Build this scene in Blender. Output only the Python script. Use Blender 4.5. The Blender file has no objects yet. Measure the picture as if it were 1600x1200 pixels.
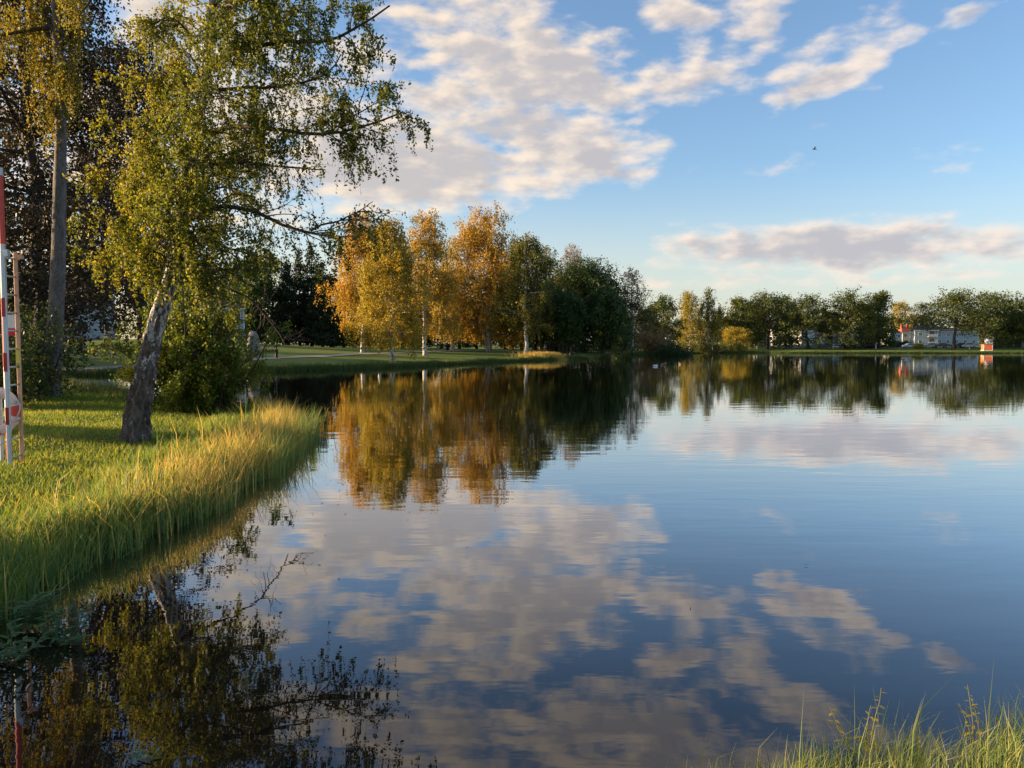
import bpy, bmesh, math, random
import numpy as np
from mathutils import Vector, Matrix, Euler

SC = bpy.context.scene
COL = SC.collection
R = math.radians

# ------------------------------------------------------------------ camera
CAM_H, F, YH = 2.2, 1200.0, 538.0
PITCH = math.atan((600 - YH) / F)
cam_d = bpy.data.cameras.new('camera')
cam_d.sensor_width = 36; cam_d.lens = 27.0
cam_d.clip_start = 0.1; cam_d.clip_end = 8000
cam = bpy.data.objects.new('camera', cam_d); COL.objects.link(cam)
cam.location = (0, 0, CAM_H)
cam.rotation_euler = (R(90) - PITCH, 0, 0)
SC.camera = cam

# ------------------------------------------------------------------ light
SUN_AZ, SUN_EL = 86.0, 9.0          # degrees to the left of the view direction, above the horizon
sv = Vector((-math.sin(R(SUN_AZ)) * math.cos(R(SUN_EL)), math.cos(R(SUN_AZ)) * math.cos(R(SUN_EL)), math.sin(R(SUN_EL))))
sun_d = bpy.data.lights.new('sun', 'SUN'); sun_d.energy = 5.0; sun_d.angle = R(0.6); sun_d.color = (1.0, 0.71, 0.40)
sun = bpy.data.objects.new('sun', sun_d); COL.objects.link(sun)
sun.rotation_euler = sv.to_track_quat('Z', 'Y').to_euler()
sun.location = (-60, 10, 40)

SC.view_settings.view_transform = 'Standard'; SC.view_settings.look = 'None'
SC.view_settings.gamma = 1; SC.view_settings.use_curve_mapping = False
SC.view_settings.exposure = 1.65
SC.render.engine = 'CYCLES'
SC.cycles.max_bounces = 6; SC.cycles.diffuse_bounces = 2; SC.cycles.glossy_bounces = 3
SC.cycles.transmission_bounces = 4; SC.cycles.transparent_max_bounces = 4

def pix_dir(px, py):
    u = (px - 800) / F; v = (600 - py) / F
    f = Vector((0, math.cos(PITCH), -math.sin(PITCH))); up = Vector((0, math.sin(PITCH), math.cos(PITCH)))
    return f + Vector((1, 0, 0)) * u + up * v
def P(px, py, Y):
    d = pix_dir(px, py)
    return np.array(Vector((0, 0, CAM_H)) + d * (Y / d.y))

# ------------------------------------------------------------------ world: sky with clouds
W = bpy.data.worlds.new('World'); SC.world = W; W.use_nodes = True
nt = W.node_tree; N = nt.nodes; LK = nt.links; N.clear()
def wn(t, **k):
    n = N.new(t)
    for a, b in k.items(): setattr(n, a, b)
    return n
def wm(op, a, b=None, c=None, clamp=False):
    n = wn('ShaderNodeMath', operation=op, use_clamp=clamp)
    for i, x in enumerate((a, b, c)):
        if x is None: continue
        if isinstance(x, (int, float)): n.inputs[i].default_value = x
        else: LK.new(x, n.inputs[i])
    return n.outputs[0]
def wmix(fac, a, b):
    n = wn('ShaderNodeMix', data_type='RGBA')
    for s, x in ((n.inputs[0], fac), (n.inputs[6], a), (n.inputs[7], b)):
        if isinstance(x, (int, float)): s.default_value = x
        elif isinstance(x, tuple): s.default_value = x + (1,)
        else: LK.new(x, s)
    return n.outputs[2]
def wsmooth(x, lo, hi):
    n = wn('ShaderNodeMapRange', interpolation_type='SMOOTHSTEP')
    LK.new(x, n.inputs[0]); n.inputs[1].default_value = lo; n.inputs[2].default_value = hi
    return n.outputs[0]
out = wn('ShaderNodeOutputWorld'); bg = wn('ShaderNodeBackground'); LK.new(bg.outputs[0], out.inputs[0])
WS = 0.085
bg.inputs[1].default_value = WS
sky = wn('ShaderNodeTexSky', sky_type='NISHITA'); sky.sun_disc = False
sky.sun_elevation = R(SUN_EL); sky.sun_rotation = R(-SUN_AZ)
sky.altitude = 100; sky.air_density = 1.0; sky.dust_density = 1.2; sky.ozone_density = 2.0
tc = wn('ShaderNodeTexCoord'); sep = wn('ShaderNodeSeparateXYZ'); LK.new(tc.outputs['Generated'], sep.inputs[0])
X, Y, Z = sep.outputs
az = wm('MULTIPLY', wm('ARCTAN2', X, Y), 57.2958)
el = wm('MULTIPLY', wm('ARCSINE', Z), 57.2958)
comb = wn('ShaderNodeCombineXYZ'); LK.new(az, comb.inputs[0]); LK.new(el, comb.inputs[1])
# wobble the coordinates so that edges break up
def noise(vec, sx, sy, scale, detail, rough, z=0.0, rot=0.0, dist=0.0):
    m = wn('ShaderNodeMapping'); m.inputs['Scale'].default_value = (sx, sy, 1); m.inputs['Location'].default_value = (0, 0, z)
    m.inputs['Rotation'].default_value = (0, 0, rot)
    LK.new(vec, m.inputs[0])
    n = wn('ShaderNodeTexNoise'); n.inputs['Scale'].default_value = scale
    n.inputs['Detail'].default_value = detail; n.inputs['Roughness'].default_value = rough
    n.inputs['Distortion'].default_value = dist
    LK.new(m.outputs[0], n.inputs['Vector'])
    return n
nz = noise(comb.outputs[0], 1, 2.1, 0.17, 5, 0.52, 3.1, R(12))
nf = nz.outputs[0]
nz2 = noise(comb.outputs[0], 1, 2.4, 0.42, 4, 0.5, 7.7, R(12))
nf2 = nz2.outputs[0]
CL = [  # centre px, half sizes px, tilt deg (positive = right end higher), weight
 (830, 95, 215, 58, -9, 1.0), (1060, 128, 105, 30, -4, .95), (690, 150, 85, 26, 2, .9), (560, 84, 64, 28, 0, .85),
 (850, 218, 165, 44, -7, 1.35), (600, 250, 185, 70, 0, 1.5), (760, 262, 220, 40, -3, 1.35), (975, 274, 62, 13, 8, .75),
 (640, 312, 190, 22, 0, .75), (1060, 22, 75, 38, -25, .85), (1180, 55, 62, 36, 10, .8), (1250, 95, 50, 24, 15, .7),
 (1300, 118, 115, 24, 20, .95), (1330, 45, 120, 26, 20, .7), (1525, 18, 52, 16, 15, .7), (1340, 386, 310, 47, 0, 1.25),
 (1540, 376, 180, 42, -4, 1.1), (1110, 392, 90, 8, 0, .45), (1170, 437, 220, 14, 0, .75), (1450, 432, 260, 12, 2, .7),
 (720, 15, 150, 36, 0, .85), (1560, 345, 100, 7, 0, .5), (1005, 185, 28, 10, 20, .5), (1083, 263, 14, 5, 0, .35),
 (430, 190, 220, 90, 0, .9), (330, 60, 180, 60, 0, .8), (120, 230, 190, 120, 0, .8), (480, 330, 160, 26, 0, .6), (100, 420, 200, 60, 0, .6),
 (950, -75, 260, 50, -10, 1.0), (1270, -60, 150, 34, 18, .85), (700, -110, 230, 60, 0, .9), (1080, -170, 320, 55, -6, .9), (1450, -130, 120, 30, 10, .7), (480,-60,150,50,0,.8)]
field = None
for (cx, cy, hx, hy, tilt, w) in CL:
    d = pix_dir(cx, cy).normalized()
    a0 = math.degrees(math.atan2(d.x, d.y)); e0 = math.degrees(math.asin(d.z))
    k = 57.3 / F * (math.cos(math.atan((cx - 800) / F)) ** 2)
    m = wn('ShaderNodeMapping', vector_type='TEXTURE')
    m.inputs['Location'].default_value = (a0, e0, 0); m.inputs['Rotation'].default_value = (0, 0, R(tilt))
    m.inputs['Scale'].default_value = (hx * k * 1.12, hy * k * 1.3, 1)
    LK.new(comb.outputs[0], m.inputs[0])
    l = wn('ShaderNodeVectorMath', operation='DOT_PRODUCT'); LK.new(m.outputs[0], l.inputs[0]); LK.new(m.outputs[0], l.inputs[1])
    g = wm('MAXIMUM', wm('MULTIPLY_ADD', l.outputs['Value'], -w, w), -0.6)      # w*(1-r^2)
    if field is None: field = g
    else:
        sm = wn('ShaderNodeMath', operation='SMOOTH_MAX'); LK.new(field, sm.inputs[0]); LK.new(g, sm.inputs[1]); sm.inputs[2].default_value = 0.25
        field = sm.outputs[0]
# broken cloud continues round the rest of the sky at the same density
nbig = noise(tc.outputs['Generated'], 1, 1, 2.2, 3, 0.5, 1.3)
outside = wsmooth(wm('ABSOLUTE', az), 34, 46)
high = wsmooth(el, 30, 38)
gen = wm('MULTIPLY', wm('MULTIPLY_ADD', nbig.outputs[0], 5.0, -2.6), wm('MAXIMUM', outside, high))
gen = wm('MINIMUM', gen, 1.0)
field = wm('MAXIMUM', field, wm('ADD', gen, wm('MULTIPLY_ADD', wm('MAXIMUM', outside, high), 0.6, -0.6)))
dens_raw = wm('ADD', field, wm('ADD', wm('MULTIPLY_ADD', nf, 3.3, -1.80), wm('MULTIPLY_ADD', nf2, 1.9, -0.95)))
dens = wsmooth(dens_raw, -0.15, 0.95)
dens = wm('MULTIPLY', dens, 0.93)
def shifted(vec, dx, dy):
    a = wn('ShaderNodeVectorMath', operation='ADD'); LK.new(vec, a.inputs[0]); a.inputs[1].default_value = (dx, dy, 0); return a.outputs[0]
nso = noise(shifted(comb.outputs[0], -1.3, .55), 1, 2.1, 0.17, 5, 0.52, 3.1, R(12)).outputs[0]
nso2 = noise(shifted(comb.outputs[0], -.7, .35), 1, 2.4, 0.42, 4, 0.5, 7.7, R(12)).outputs[0]
relief = wm('ADD', wm('MULTIPLY', wm('SUBTRACT', nso, nf), 3.4), wm('MULTIPLY', wm('SUBTRACT', nso2, nf2), 1.9))
thick = wsmooth(wm('ADD', dens_raw, relief), 0.15, 1.25)
vd = wn('ShaderNodeVectorMath', operation='DOT_PRODUCT'); LK.new(tc.outputs['Generated'], vd.inputs[0]); vd.inputs[1].default_value = tuple(sv)
tosun = wsmooth(vd.outputs['Value'], -0.5, 0.75)
lit = wmix(tosun, (1.0, 0.86, 0.75), (1.12, 0.90, 0.65))
shd = wmix(tosun, (0.54, 0.525, 0.57), (0.66, 0.59, 0.54))
ccol = wmix(thick, lit, shd)
mul = wn('ShaderNodeVectorMath', operation='SCALE'); LK.new(ccol, mul.inputs[0]); mul.inputs['Scale'].default_value = 1.0 / WS / 2 ** SC.view_settings.exposure
# sky colour: Nishita, gently lifted towards the horizon
hz = wn('ShaderNodeHueSaturation'); LK.new(sky.outputs[0], hz.inputs['Color']); hz.inputs['Saturation'].default_value = 1.0; hz.inputs['Value'].default_value = 1.0
tint = wn('ShaderNodeVectorMath', operation='MULTIPLY'); LK.new(hz.outputs[0], tint.inputs[0]); tint.inputs[1].default_value = (0.98, 1.03, 1.14)
veil = wn('ShaderNodeVectorMath', operation='SCALE'); LK.new(wmix(tosun, (0.80, 0.80, 0.76), (1.05, 0.86, 0.58)), veil.inputs[0]); veil.inputs['Scale'].default_value = 1.0 / WS / 2 ** SC.view_settings.exposure
low = wm('MULTIPLY', wsmooth(wm('ABSOLUTE', el), 13.0, 0.5), 0.62)
fin = wmix(dens, wmix(low, tint.outputs[0], veil.outputs[0]), mul.outputs[0])
LK.new(fin, bg.inputs[0])
W.cycles.sampling_method = 'MANUAL'; W.cycles.sample_map_resolution = 512

# ------------------------------------------------------------------ materials
MATS = {}
class MB:
    """small node-graph helper"""
    def __init__(s, name):
        s.m = bpy.data.materials.new(name); s.m.use_nodes = True
        s.t = s.m.node_tree; s.t.nodes.clear()
        s.out = s.n('ShaderNodeOutputMaterial')
    def n(s, t, **k):
        x = s.t.nodes.new(t)
        for a, b in k.items(): setattr(x, a, b)
        return x
    def l(s, a, b): s.t.links.new(a, b)
    def inp(s, sock, v):
        if hasattr(v, 'is_output') or isinstance(v, bpy.types.NodeSocket): s.l(v, sock)
        elif isinstance(v, tuple) and len(v) == 3 and sock.type == 'RGBA': sock.default_value = v + (1,)
        else: sock.default_value = v
    def noise(s, scale, detail=3, rough=.5, vec=None, dist=0., sc=None):
        x = s.n('ShaderNodeTexNoise'); x.inputs['Scale'].default_value = scale; x.inputs['Detail'].default_value = detail
        x.inputs['Roughness'].default_value = rough; x.inputs['Distortion'].default_value = dist
        if vec is None:
            vec = s.n('ShaderNodeTexCoord').outputs['Object']
        if sc is not None:
            mp = s.n('ShaderNodeMapping'); mp.inputs['Scale'].default_value = sc; s.l(vec, mp.inputs[0]); vec = mp.outputs[0]
        s.l(vec, x.inputs['Vector'])
        return x.outputs[0]
    def ramp(s, f, stops, interp='LINEAR'):
        x = s.n('ShaderNodeValToRGB'); x.color_ramp.interpolation = interp
        e = x.color_ramp.elements
        while len(e) < len(stops): e.new(0.5)
        for i, (p, c) in enumerate(stops): e[i].position = p; e[i].color = (tuple(c) + (1,)) if not isinstance(c, (int, float)) else (c, c, c, 1)
        s.l(f, x.inputs[0]); return x.outputs[0]
    def mix(s, f, a, b, mode='MIX'):
        x = s.n('ShaderNodeMix', data_type='RGBA', blend_type=mode)
        s.inp(x.inputs[0], f); s.inp(x.inputs[6], a); s.inp(x.inputs[7], b); return x.outputs[2]
    def bump(s, h, strength=.5, dist=.02, normal=None):
        x = s.n('ShaderNodeBump'); x.inputs['Strength'].default_value = strength; x.inputs['Distance'].default_value = dist
        s.l(h, x.inputs['Height'])
        if normal is not None: s.l(normal, x.inputs['Normal'])
        return x.outputs[0]
    def pbr(s, col, rough=.7, normal=None, metal=0., spec=.4):
        x = s.n('ShaderNodeBsdfPrincipled'); s.inp(x.inputs['Base Color'], col); s.inp(x.inputs['Roughness'], rough)
        x.inputs['Metallic'].default_value = metal; x.inputs['Specular IOR Level'].default_value = spec
        if normal is not None: s.l(normal, x.inputs['Normal'])
        return x.outputs[0]
    def done(s, sh):
        s.l(sh, s.out.inputs[0]); MATS[s.m.name] = s.m; return s.m

def m_simple(name, col, rough=.6, metal=0., spec=.4, var=.15, scale=6., bump=0.):
    b = MB(name)
    nz = b.noise(scale, 4, .6)
    f = b.ramp(nz, [(.3, 1 - var), (.7, 1 + var * .4)])
    c = b.mix(1.0, col, f, 'MULTIPLY')
    return b.done(b.pbr(c, rough, b.bump(nz, .4, bump) if bump else None, metal, spec))

def m_leaf(name, stops, trans=.45, rough=.55, spec=.25):
    b = MB(name)
    a = b.n('ShaderNodeAttribute', attribute_name='tint')
    c = b.ramp(a.outputs['Fac'], stops)
    d = b.pbr(c, rough, spec=spec)
    t = b.n('ShaderNodeBsdfTranslucent'); tcx = b.mix(1.0, c, (1.15, 1.1, .7), 'MULTIPLY'); b.l(tcx, t.inputs[0])
    mx = b.n('ShaderNodeMixShader'); mx.inputs[0].default_value = trans; b.l(d, mx.inputs[1]); b.l(t.outputs[0], mx.inputs[2])
    return b.done(mx.outputs[0])

leaf_birch = m_leaf('leaf_birch', [(0, (.045, .065, .012)), (.45, (.115, .135, .016)), (.8, (.24, .24, .025)), (1, (.38, .30, .035))], .5)
leaf_birch_gold = m_leaf('leaf_birch_gold', [(0, (.08, .095, .014)), (.5, (.20, .175, .02)), (1, (.38, .26, .03))], .5)
leaf_autumn = m_leaf('leaf_autumn', [(0, (.18, .16, .022)), (.4, (.37, .245, .035)), (1, (.58, .31, .05))], .45)
leaf_autumn_mix = m_leaf('leaf_autumn_mix', [(0, (.10, .115, .018)), (.5, (.24, .21, .028)), (1, (.46, .31, .036))], .45)
leaf_sparse = m_leaf('leaf_sparse', [(0, (.17, .12, .05)), (1, (.34, .20, .09))], .4)
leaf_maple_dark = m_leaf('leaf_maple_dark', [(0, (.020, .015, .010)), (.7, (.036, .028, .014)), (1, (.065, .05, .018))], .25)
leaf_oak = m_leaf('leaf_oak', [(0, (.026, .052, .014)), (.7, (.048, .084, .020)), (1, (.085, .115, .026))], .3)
leaf_far = m_leaf('leaf_far', [(0, (.034, .058, .016)), (.6, (.065, .095, .022)), (1, (.16, .155, .03))], .38)
leaf_olive = m_leaf('leaf_olive', [(0, (.055, .068, .014)), (.6, (.11, .115, .02)), (1, (.22, .18, .025))], .4)
leaf_green = m_leaf('leaf_green', [(0, (.045, .08, .012)), (.6, (.09, .13, .02)), (1, (.17, .18, .03))], .4)
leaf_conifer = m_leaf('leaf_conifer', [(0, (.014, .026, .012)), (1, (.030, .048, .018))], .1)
leaf_shrub = m_leaf('leaf_shrub', [(0, (.05, .085, .014)), (.6, (.12, .16, .018)), (1, (.34, .28, .03))], .45)
leaf_weed = m_leaf('leaf_weed', [(0, (.045, .11, .04)), (1, (.10, .19, .06))], .35)
leaf_yellow = m_leaf('leaf_yellow', [(0, (.25, .24, .03)), (1, (.55, .45, .04))], .4)
grass_blade = m_leaf('grass_blade', [(0, (.08, .14, .02)), (.55, (.21, .27, .035)), (1, (.46, .40, .08))], .45)
grass_long = m_leaf('grass_long', [(0, (.07, .15, .03)), (.55, (.18, .26, .045)), (1, (.46, .38, .10))], .45)
grass_dry = m_leaf('grass_dry', [(0, (.08, .15, .04)), (.6, (.17, .22, .06)), (1, (.48, .38, .15))], .4)
sedge_mat = m_leaf('sedge', [(0, (.045, .085, .02)), (.6, (.085, .12, .03)), (1, (.20, .19, .05))], .35)
reed_mat = m_leaf('reed_blade', [(0, (.08, .17, .06)), (.4, (.17, .26, .07)), (.75, (.44, .36, .09)), (1, (.62, .40, .13))], .45)

def m_bark(name, c0, c1, white=None, wz=(0, 99), scale=9, dist=.02):
    b = MB(name)
    n1 = b.ramp(b.noise(scale, 6, .65, sc=(1, 1, .35)), [(.32, 0.), (.68, 1.)]); n2 = b.noise(scale * 3.4, 4, .6, sc=(1, 1, .5))
    c = b.mix(n1, c0, c1)
    c = b.mix(.6, c, b.ramp(n2, [(.35, .45), (.65, 1.25)]), 'MULTIPLY')
    if white:
        geo = b.n('ShaderNodeTexCoord'); sx = b.n('ShaderNodeSeparateXYZ'); b.l(geo.outputs['Object'], sx.inputs[0])
        mr = b.n('ShaderNodeMapRange'); b.l(sx.outputs[2], mr.inputs[0]); mr.inputs[1].default_value = wz[0]; mr.inputs[2].default_value = wz[1]
        mr.inputs[3].default_value = -.08; mr.inputs[4].default_value = .13
        n3 = b.noise(5.5, 5, .68, sc=(1.3, 1.3, .8))
        ad = b.n('ShaderNodeMath', operation='ADD'); b.l(mr.outputs[0], ad.inputs[0]); b.l(n3, ad.inputs[1])
        f = b.ramp(ad.outputs[0], [(.53, 0.), (.58, 1.)])
        n4 = b.noise(12, 3, .6, sc=(1.4, 1.4, .7)); dark = b.ramp(n4, [(.42, .16), (.5, 1.)])
        wcol = b.mix(1., white, dark, 'MULTIPLY')
        c = b.mix(f, c, wcol)
    return b.done(b.pbr(c, .85, b.bump(n1, .9, dist), spec=.2))
bark_birch_old = m_bark('bark_birch_old', (.035, .027, .023), (.26, .21, .18), (.56, .54, .52), (.7, 2.7), 11, .09)
bark_birch_tall = m_bark('bark_birch_tall', (.07, .058, .050), (.20, .168, .15), None, scale=7, dist=.02)
bark_birch_white = m_bark('bark_birch_white', (.06, .05, .045), (.20, .18, .17), (.62, .60, .58), (-1.5, 1.2), 5, .02)
bark_dark = m_bark('bark_dark', (.030, .024, .020), (.085, .070, .060), None, scale=6)
bark_twig = m_bark('bark_twig', (.040, .028, .022), (.09, .066, .052), None, scale=10, dist=.004)

def m_ground():
    b = MB('ground_grass')
    big = b.noise(.055, 4, .6); mid = b.noise(.7, 5, .6); fine = b.noise(14, 4, .7, sc=(1, 1, .3))
    c = b.mix(b.ramp(big, [(.35, 0.), (.65, 1.)]), (.095, .165, .032), (.165, .205, .045))
    c = b.mix(b.ramp(mid, [(.48, 0.), (.72, .7)]), c, (.21, .20, .06))
    c = b.mix(.7, c, b.ramp(fine, [(.3, .5), (.7, 1.3)]), 'MULTIPLY')
    # wear round the trunks on the near bank and mud below the waterline
    tcx = b.n('ShaderNodeTexCoord'); 
    for cx, cy, r in ((-7.9, 14.4, 1.9), (-13.9, 22.4, 2.6)):
        mp = b.n('ShaderNodeMapping', vector_type='TEXTURE'); mp.inputs['Location'].default_value = (cx, cy, 0); mp.inputs['Scale'].default_value = (r * 1.5, r, 50)
        b.l(tcx.outputs['Object'], mp.inputs[0]); ln = b.n('ShaderNodeVectorMath', operation='LENGTH'); b.l(mp.outputs[0], ln.inputs[0])
        ad = b.n('ShaderNodeMath', operation='ADD'); b.l(ln.outputs['Value'], ad.inputs[0]); b.l(mid, ad.inputs[1])
        f = b.ramp(ad.outputs[0], [(.75, .85), (1.3, 0.)]); c = b.mix(f, c, (.105, .066, .032))
    sx = b.n('ShaderNodeSeparateXYZ'); b.l(tcx.outputs['Object'], sx.inputs[0])
    c = b.mix(b.ramp(sx.outputs[2], [(.0, 1.), (.06, 0.)]), c, (.028, .020, .012))
    return b.done(b.pbr(c, .95, b.bump(fine, .6, .06), spec=.1))
ground_mat = m_ground()

def m_water():
    b = MB('lake_water')
    tcx = b.n('ShaderNodeTexCoord').outputs['Object']
    n1 = b.noise(1.0, 2, .5, vec=tcx, sc=(.55, 1.5, 1)); n2 = b.noise(4.2, 2, .5, vec=tcx, sc=(.5, 1.4, 1), dist=.3)
    n3 = b.noise(.05, 2, .5, vec=tcx, sc=(.5, 1.6, 1))
    calm = b.ramp(n3, [(.35, .55), (.65, 1.3)])
    h = b.n('ShaderNodeMath', operation='MULTIPLY_ADD'); b.l(n2, h.inputs[0]); h.inputs[1].default_value = .16; b.l(n1, h.inputs[2])
    hh = b.n('ShaderNodeMath', operation='MULTIPLY'); b.l(h.outputs[0], hh.inputs[0]); b.l(calm, hh.inputs[1])
    nrm = b.bump(hh.outputs[0], 1.0, .0036)
    # dark peaty body below a mirror surface
    body = b.n('ShaderNodeBsdfDiffuse'); body.inputs[0].default_value = (.010, .007, .005, 1)
    gl = b.n('ShaderNodeBsdfGlossy'); gl.inputs['Roughness'].default_value = .012; gl.inputs[0].default_value = (.96, .97, 1, 1); b.l(nrm, gl.inputs['Normal'])
    fr = b.n('ShaderNodeFresnel'); fr.inputs[0].default_value = 1.9; b.l(nrm, fr.inputs[1])
    f = b.ramp(fr.outputs[0], [(0, .06), (.13, .10), (.18, .165), (.24, .30), (.36, .56), (.5, .73), (.63, .84), (1, 1.)])
    mx = b.n('ShaderNodeMixShader'); b.l(f, mx.inputs[0]); b.l(body.outputs[0], mx.inputs[1]); b.l(gl.outputs[0], mx.inputs[2])
    return b.done(mx.outputs[0])
water_mat = m_water()

path_mat = m_simple('gravel_path', (.30, .27, .24), .9, var=.25, scale=3)
asphalt = m_simple('asphalt', (.075, .075, .08), .9, var=.2, scale=2)
metal_grey = m_simple('galvanised_metal', (.52, .56, .60), .38, .6, var=.12, scale=12)
alu_paint = m_simple('pale_blue_white_paint', (.55, .60, .66), .45, 0., var=.1, scale=9)
red_paint = m_simple('red_reflective_tape', (.42, .012, .03), .35, var=.12, scale=15)
wood_rail = m_simple('weathered_orange_rail', (.62, .33, .20), .55, var=.22, scale=8)
yellow_lbl = m_simple('yellow_sticker', (.70, .52, .10), .5, var=.1, scale=30)
black_print = m_simple('black_print', (.02, .02, .02), .6)
buoy_red = m_simple('lifebuoy_red', (.62, .07, .05), .45, var=.1)
buoy_white = m_simple('lifebuoy_white', (.74, .52, .48), .5, var=.1)
rope_mat = m_simple('rope', (.6, .55, .5), .8, var=.2, scale=60)
dark_iron = m_simple('dark_iron', (.018, .020, .022), .5, .3)
bench_wood = m_simple('bench_wood', (.05, .04, .035), .7)
lamp_glass = m_simple('lamp_glass', (.55, .55, .5), .2)
stone_mat = m_simple('granite', (.24, .22, .22), .85, var=.35, scale=3, bump=.05)
w_yellow = m_simple('render_cream_yellow', (.66, .54, .38), .8, var=.06)
w_white = m_simple('render_white', (.60, .60, .58), .8, var=.06)
w_grey = m_simple('render_pale_grey', (.47, .48, .47), .8, var=.06)
w_bluegrey = m_simple('render_blue_grey', (.36, .42, .46), .8, var=.06)
w_red = m_simple('falu_red_boards', (.26, .045, .035), .8, var=.15)
roof_red = m_simple('roof_tile_red', (.36, .085, .05), .8, var=.2)
roof_dark = m_simple('roof_dark', (.055, .050, .052), .7, var=.2)
trim_white = m_simple('trim_white', (.74, .74, .72), .5, var=.04)
pane_mat = m_simple('window_pane', (.03, .04, .05), .08, 0., .8, var=.05)
door_red = m_simple('door_rust_red', (.33, .09, .06), .6)
door_dark = m_simple('door_dark', (.05, .04, .04), .6)
orange_paint = m_simple('orange_board', (.72, .17, .06), .55, var=.08)
car_white = m_simple('car_white', (.72, .72, .72), .25, 0., .6, var=.02)
car_grey = m_simple('car_grey', (.22, .24, .26), .25, .3, .6, var=.02)
car_dark = m_simple('car_dark', (.03, .035, .045), .25, .2, .6, var=.02)
tyre_mat = m_simple('tyre', (.02, .02, .02), .8)
head_glass = m_simple('headlight_glass', (.7, .7, .65), .15)
tail_glass = m_simple('tail_light_red', (.4, .02, .02), .2)
duck_brown = m_simple('duck_brown', (.10, .075, .05), .7)
duck_white = m_simple('duck_white', (.65, .63, .6), .7)
bird_black = m_simple('bird_black', (.03, .03, .035), .6)
stem_mat = m_simple('plant_stem', (.13, .12, .05), .7)
hedge_mat = leaf_far

# ------------------------------------------------------------------ object helpers
def tag(o, label=None, cat=None, group=None, kind=None):
    if label: o['label'] = label
    if cat: o['category'] = cat
    if group: o['group'] = group
    if kind: o['kind'] = kind
    return o
def empty(name, loc, rz=0., **k):
    o = bpy.data.objects.new(name, None); COL.objects.link(o); o.location = tuple(float(v) for v in loc); o.rotation_euler = (0, 0, rz)
    o.empty_display_size = .3
    return tag(o, **k)
def link(name, me, parent=None, mats=(), loc=None, **k):
    for m in mats: me.materials.append(m)
    o = bpy.data.objects.new(name, me); COL.objects.link(o)
    if parent is not None: o.parent = parent
    if loc is not None: o.location = loc
    return tag(o, **k)
def np_mesh(name, verts, quads=None, tris=None, qmat=None, tmat=None, tint=None, smooth=False):
    """fast mesh from arrays; tint is per face (quads first, then tris)"""
    me = bpy.data.meshes.new(name)
    nq = 0 if quads is None else len(quads); ntr = 0 if tris is None else len(tris)
    me.vertices.add(len(verts)); me.vertices.foreach_set('co', np.ascontiguousarray(verts, dtype=np.float32).ravel())
    loops = np.concatenate([(np.asarray(quads).ravel() if nq else np.zeros(0, int)), (np.asarray(tris).ravel() if ntr else np.zeros(0, int))]).astype(np.int32)
    me.loops.add(len(loops)); me.loops.foreach_set('vertex_index', loops)
    me.polygons.add(nq + ntr)
    st = np.concatenate([np.arange(nq) * 4, nq * 4 + np.arange(ntr) * 3]).astype(np.int32)
    me.polygons.foreach_set('loop_start', st)
    mi = np.concatenate([(np.zeros(nq, int) if qmat is None else np.broadcast_to(qmat, (nq,))), (np.zeros(ntr, int) if tmat is None else np.broadcast_to(tmat, (ntr,)))]).astype(np.int32)
    me.polygons.foreach_set('material_index', mi)
    if smooth: me.polygons.foreach_set('use_smooth', np.ones(nq + ntr, bool))
    if tint is not None:
        a = me.attributes.new('tint', 'FLOAT', 'FACE'); a.data.foreach_set('value', np.ascontiguousarray(tint, dtype=np.float32))
    me.update(calc_edges=True)
    return me
def box_bm(bm, c, s, rz=0., tilt=None):
    m = Matrix.Translation(c) @ Matrix.Rotation(rz, 4, 'Z')
    if tilt is not None: m = m @ tilt
    m = m @ Matrix.Diagonal((s[0], s[1], s[2], 1))
    bmesh.ops.create_cube(bm, size=1, matrix=m)
def cyl_bm(bm, p0, p1, r0, r1=None, seg=12):
    p0 = Vector(p0); p1 = Vector(p1); d = p1 - p0; r1 = r0 if r1 is None else r1
    m = Matrix.Translation((p0 + p1) / 2) @ d.to_track_quat('Z', 'Y').to_matrix().to_4x4()
    bmesh.ops.create_cone(bm, cap_ends=True, segments=seg, radius1=r0, radius2=r1, depth=d.length, matrix=m)
def bm_obj(name, bm, mat, parent=None, bevel=0., smooth=False, **k):
    if bevel: bmesh.ops.bevel(bm, geom=list(bm.edges), offset=bevel, segments=1, affect='EDGES')
    me = bpy.data.meshes.new(name); bm.to_mesh(me); bm.free()
    if smooth:
        for p in me.polygons: p.use_smooth = True
    return link(name, me, parent, (mat,), **k)
def box(name, c, s, mat, parent=None, rz=0., bevel=0., **k):
    bm = bmesh.new(); box_bm(bm, c, s, rz); return bm_obj(name, bm, mat, parent, bevel, **k)
def copy_tree(o, parent=None):
    c = o.copy(); COL.objects.link(c); c.parent = parent
    for ch in list(o.children): copy_tree(ch, c)
    return c

# ------------------------------------------------------------------ terrain
SHORE = np.array([(-3.95, 5.9), (-4.5, 7.4), (-4.25, 8.0), (-4.05, 9.0), (-4.15, 11.6), (-4.45, 14.9), (-5.0, 18.2), (-6.0, 21.0), (-7.0, 22.4),
 (-9.5, 23.4), (-12.2, 26.6), (-15.7, 30.8), (-22.3, 37.6), (-28.4, 42), (-40, 45), (-58, 47), (-60, 52), (-45, 53), (-30.8, 53.2), (-27.6, 56), (-19.4, 61.4),
 (-11.9, 71), (-6.9, 82.5), (-1.6, 94), (5.4, 107.8), (15, 122), (26.7, 158), (36.7, 176), (49, 193), (60, 200), (64, 196), (66, 189),
 (78.6, 188.6), (110, 188), (125, 187.5), (160, 183), (205, 160), (225, 100), (205, 30), (150, -15), (90, -14), (40, 2.5), (12, 5.4), (5, 4.5), (2.5, 3.85), (1, 3.5), (-1, 2.9), (-3, 2.8), (-4.2, 3.6), (-4.6, 5.0)], float)
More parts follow.
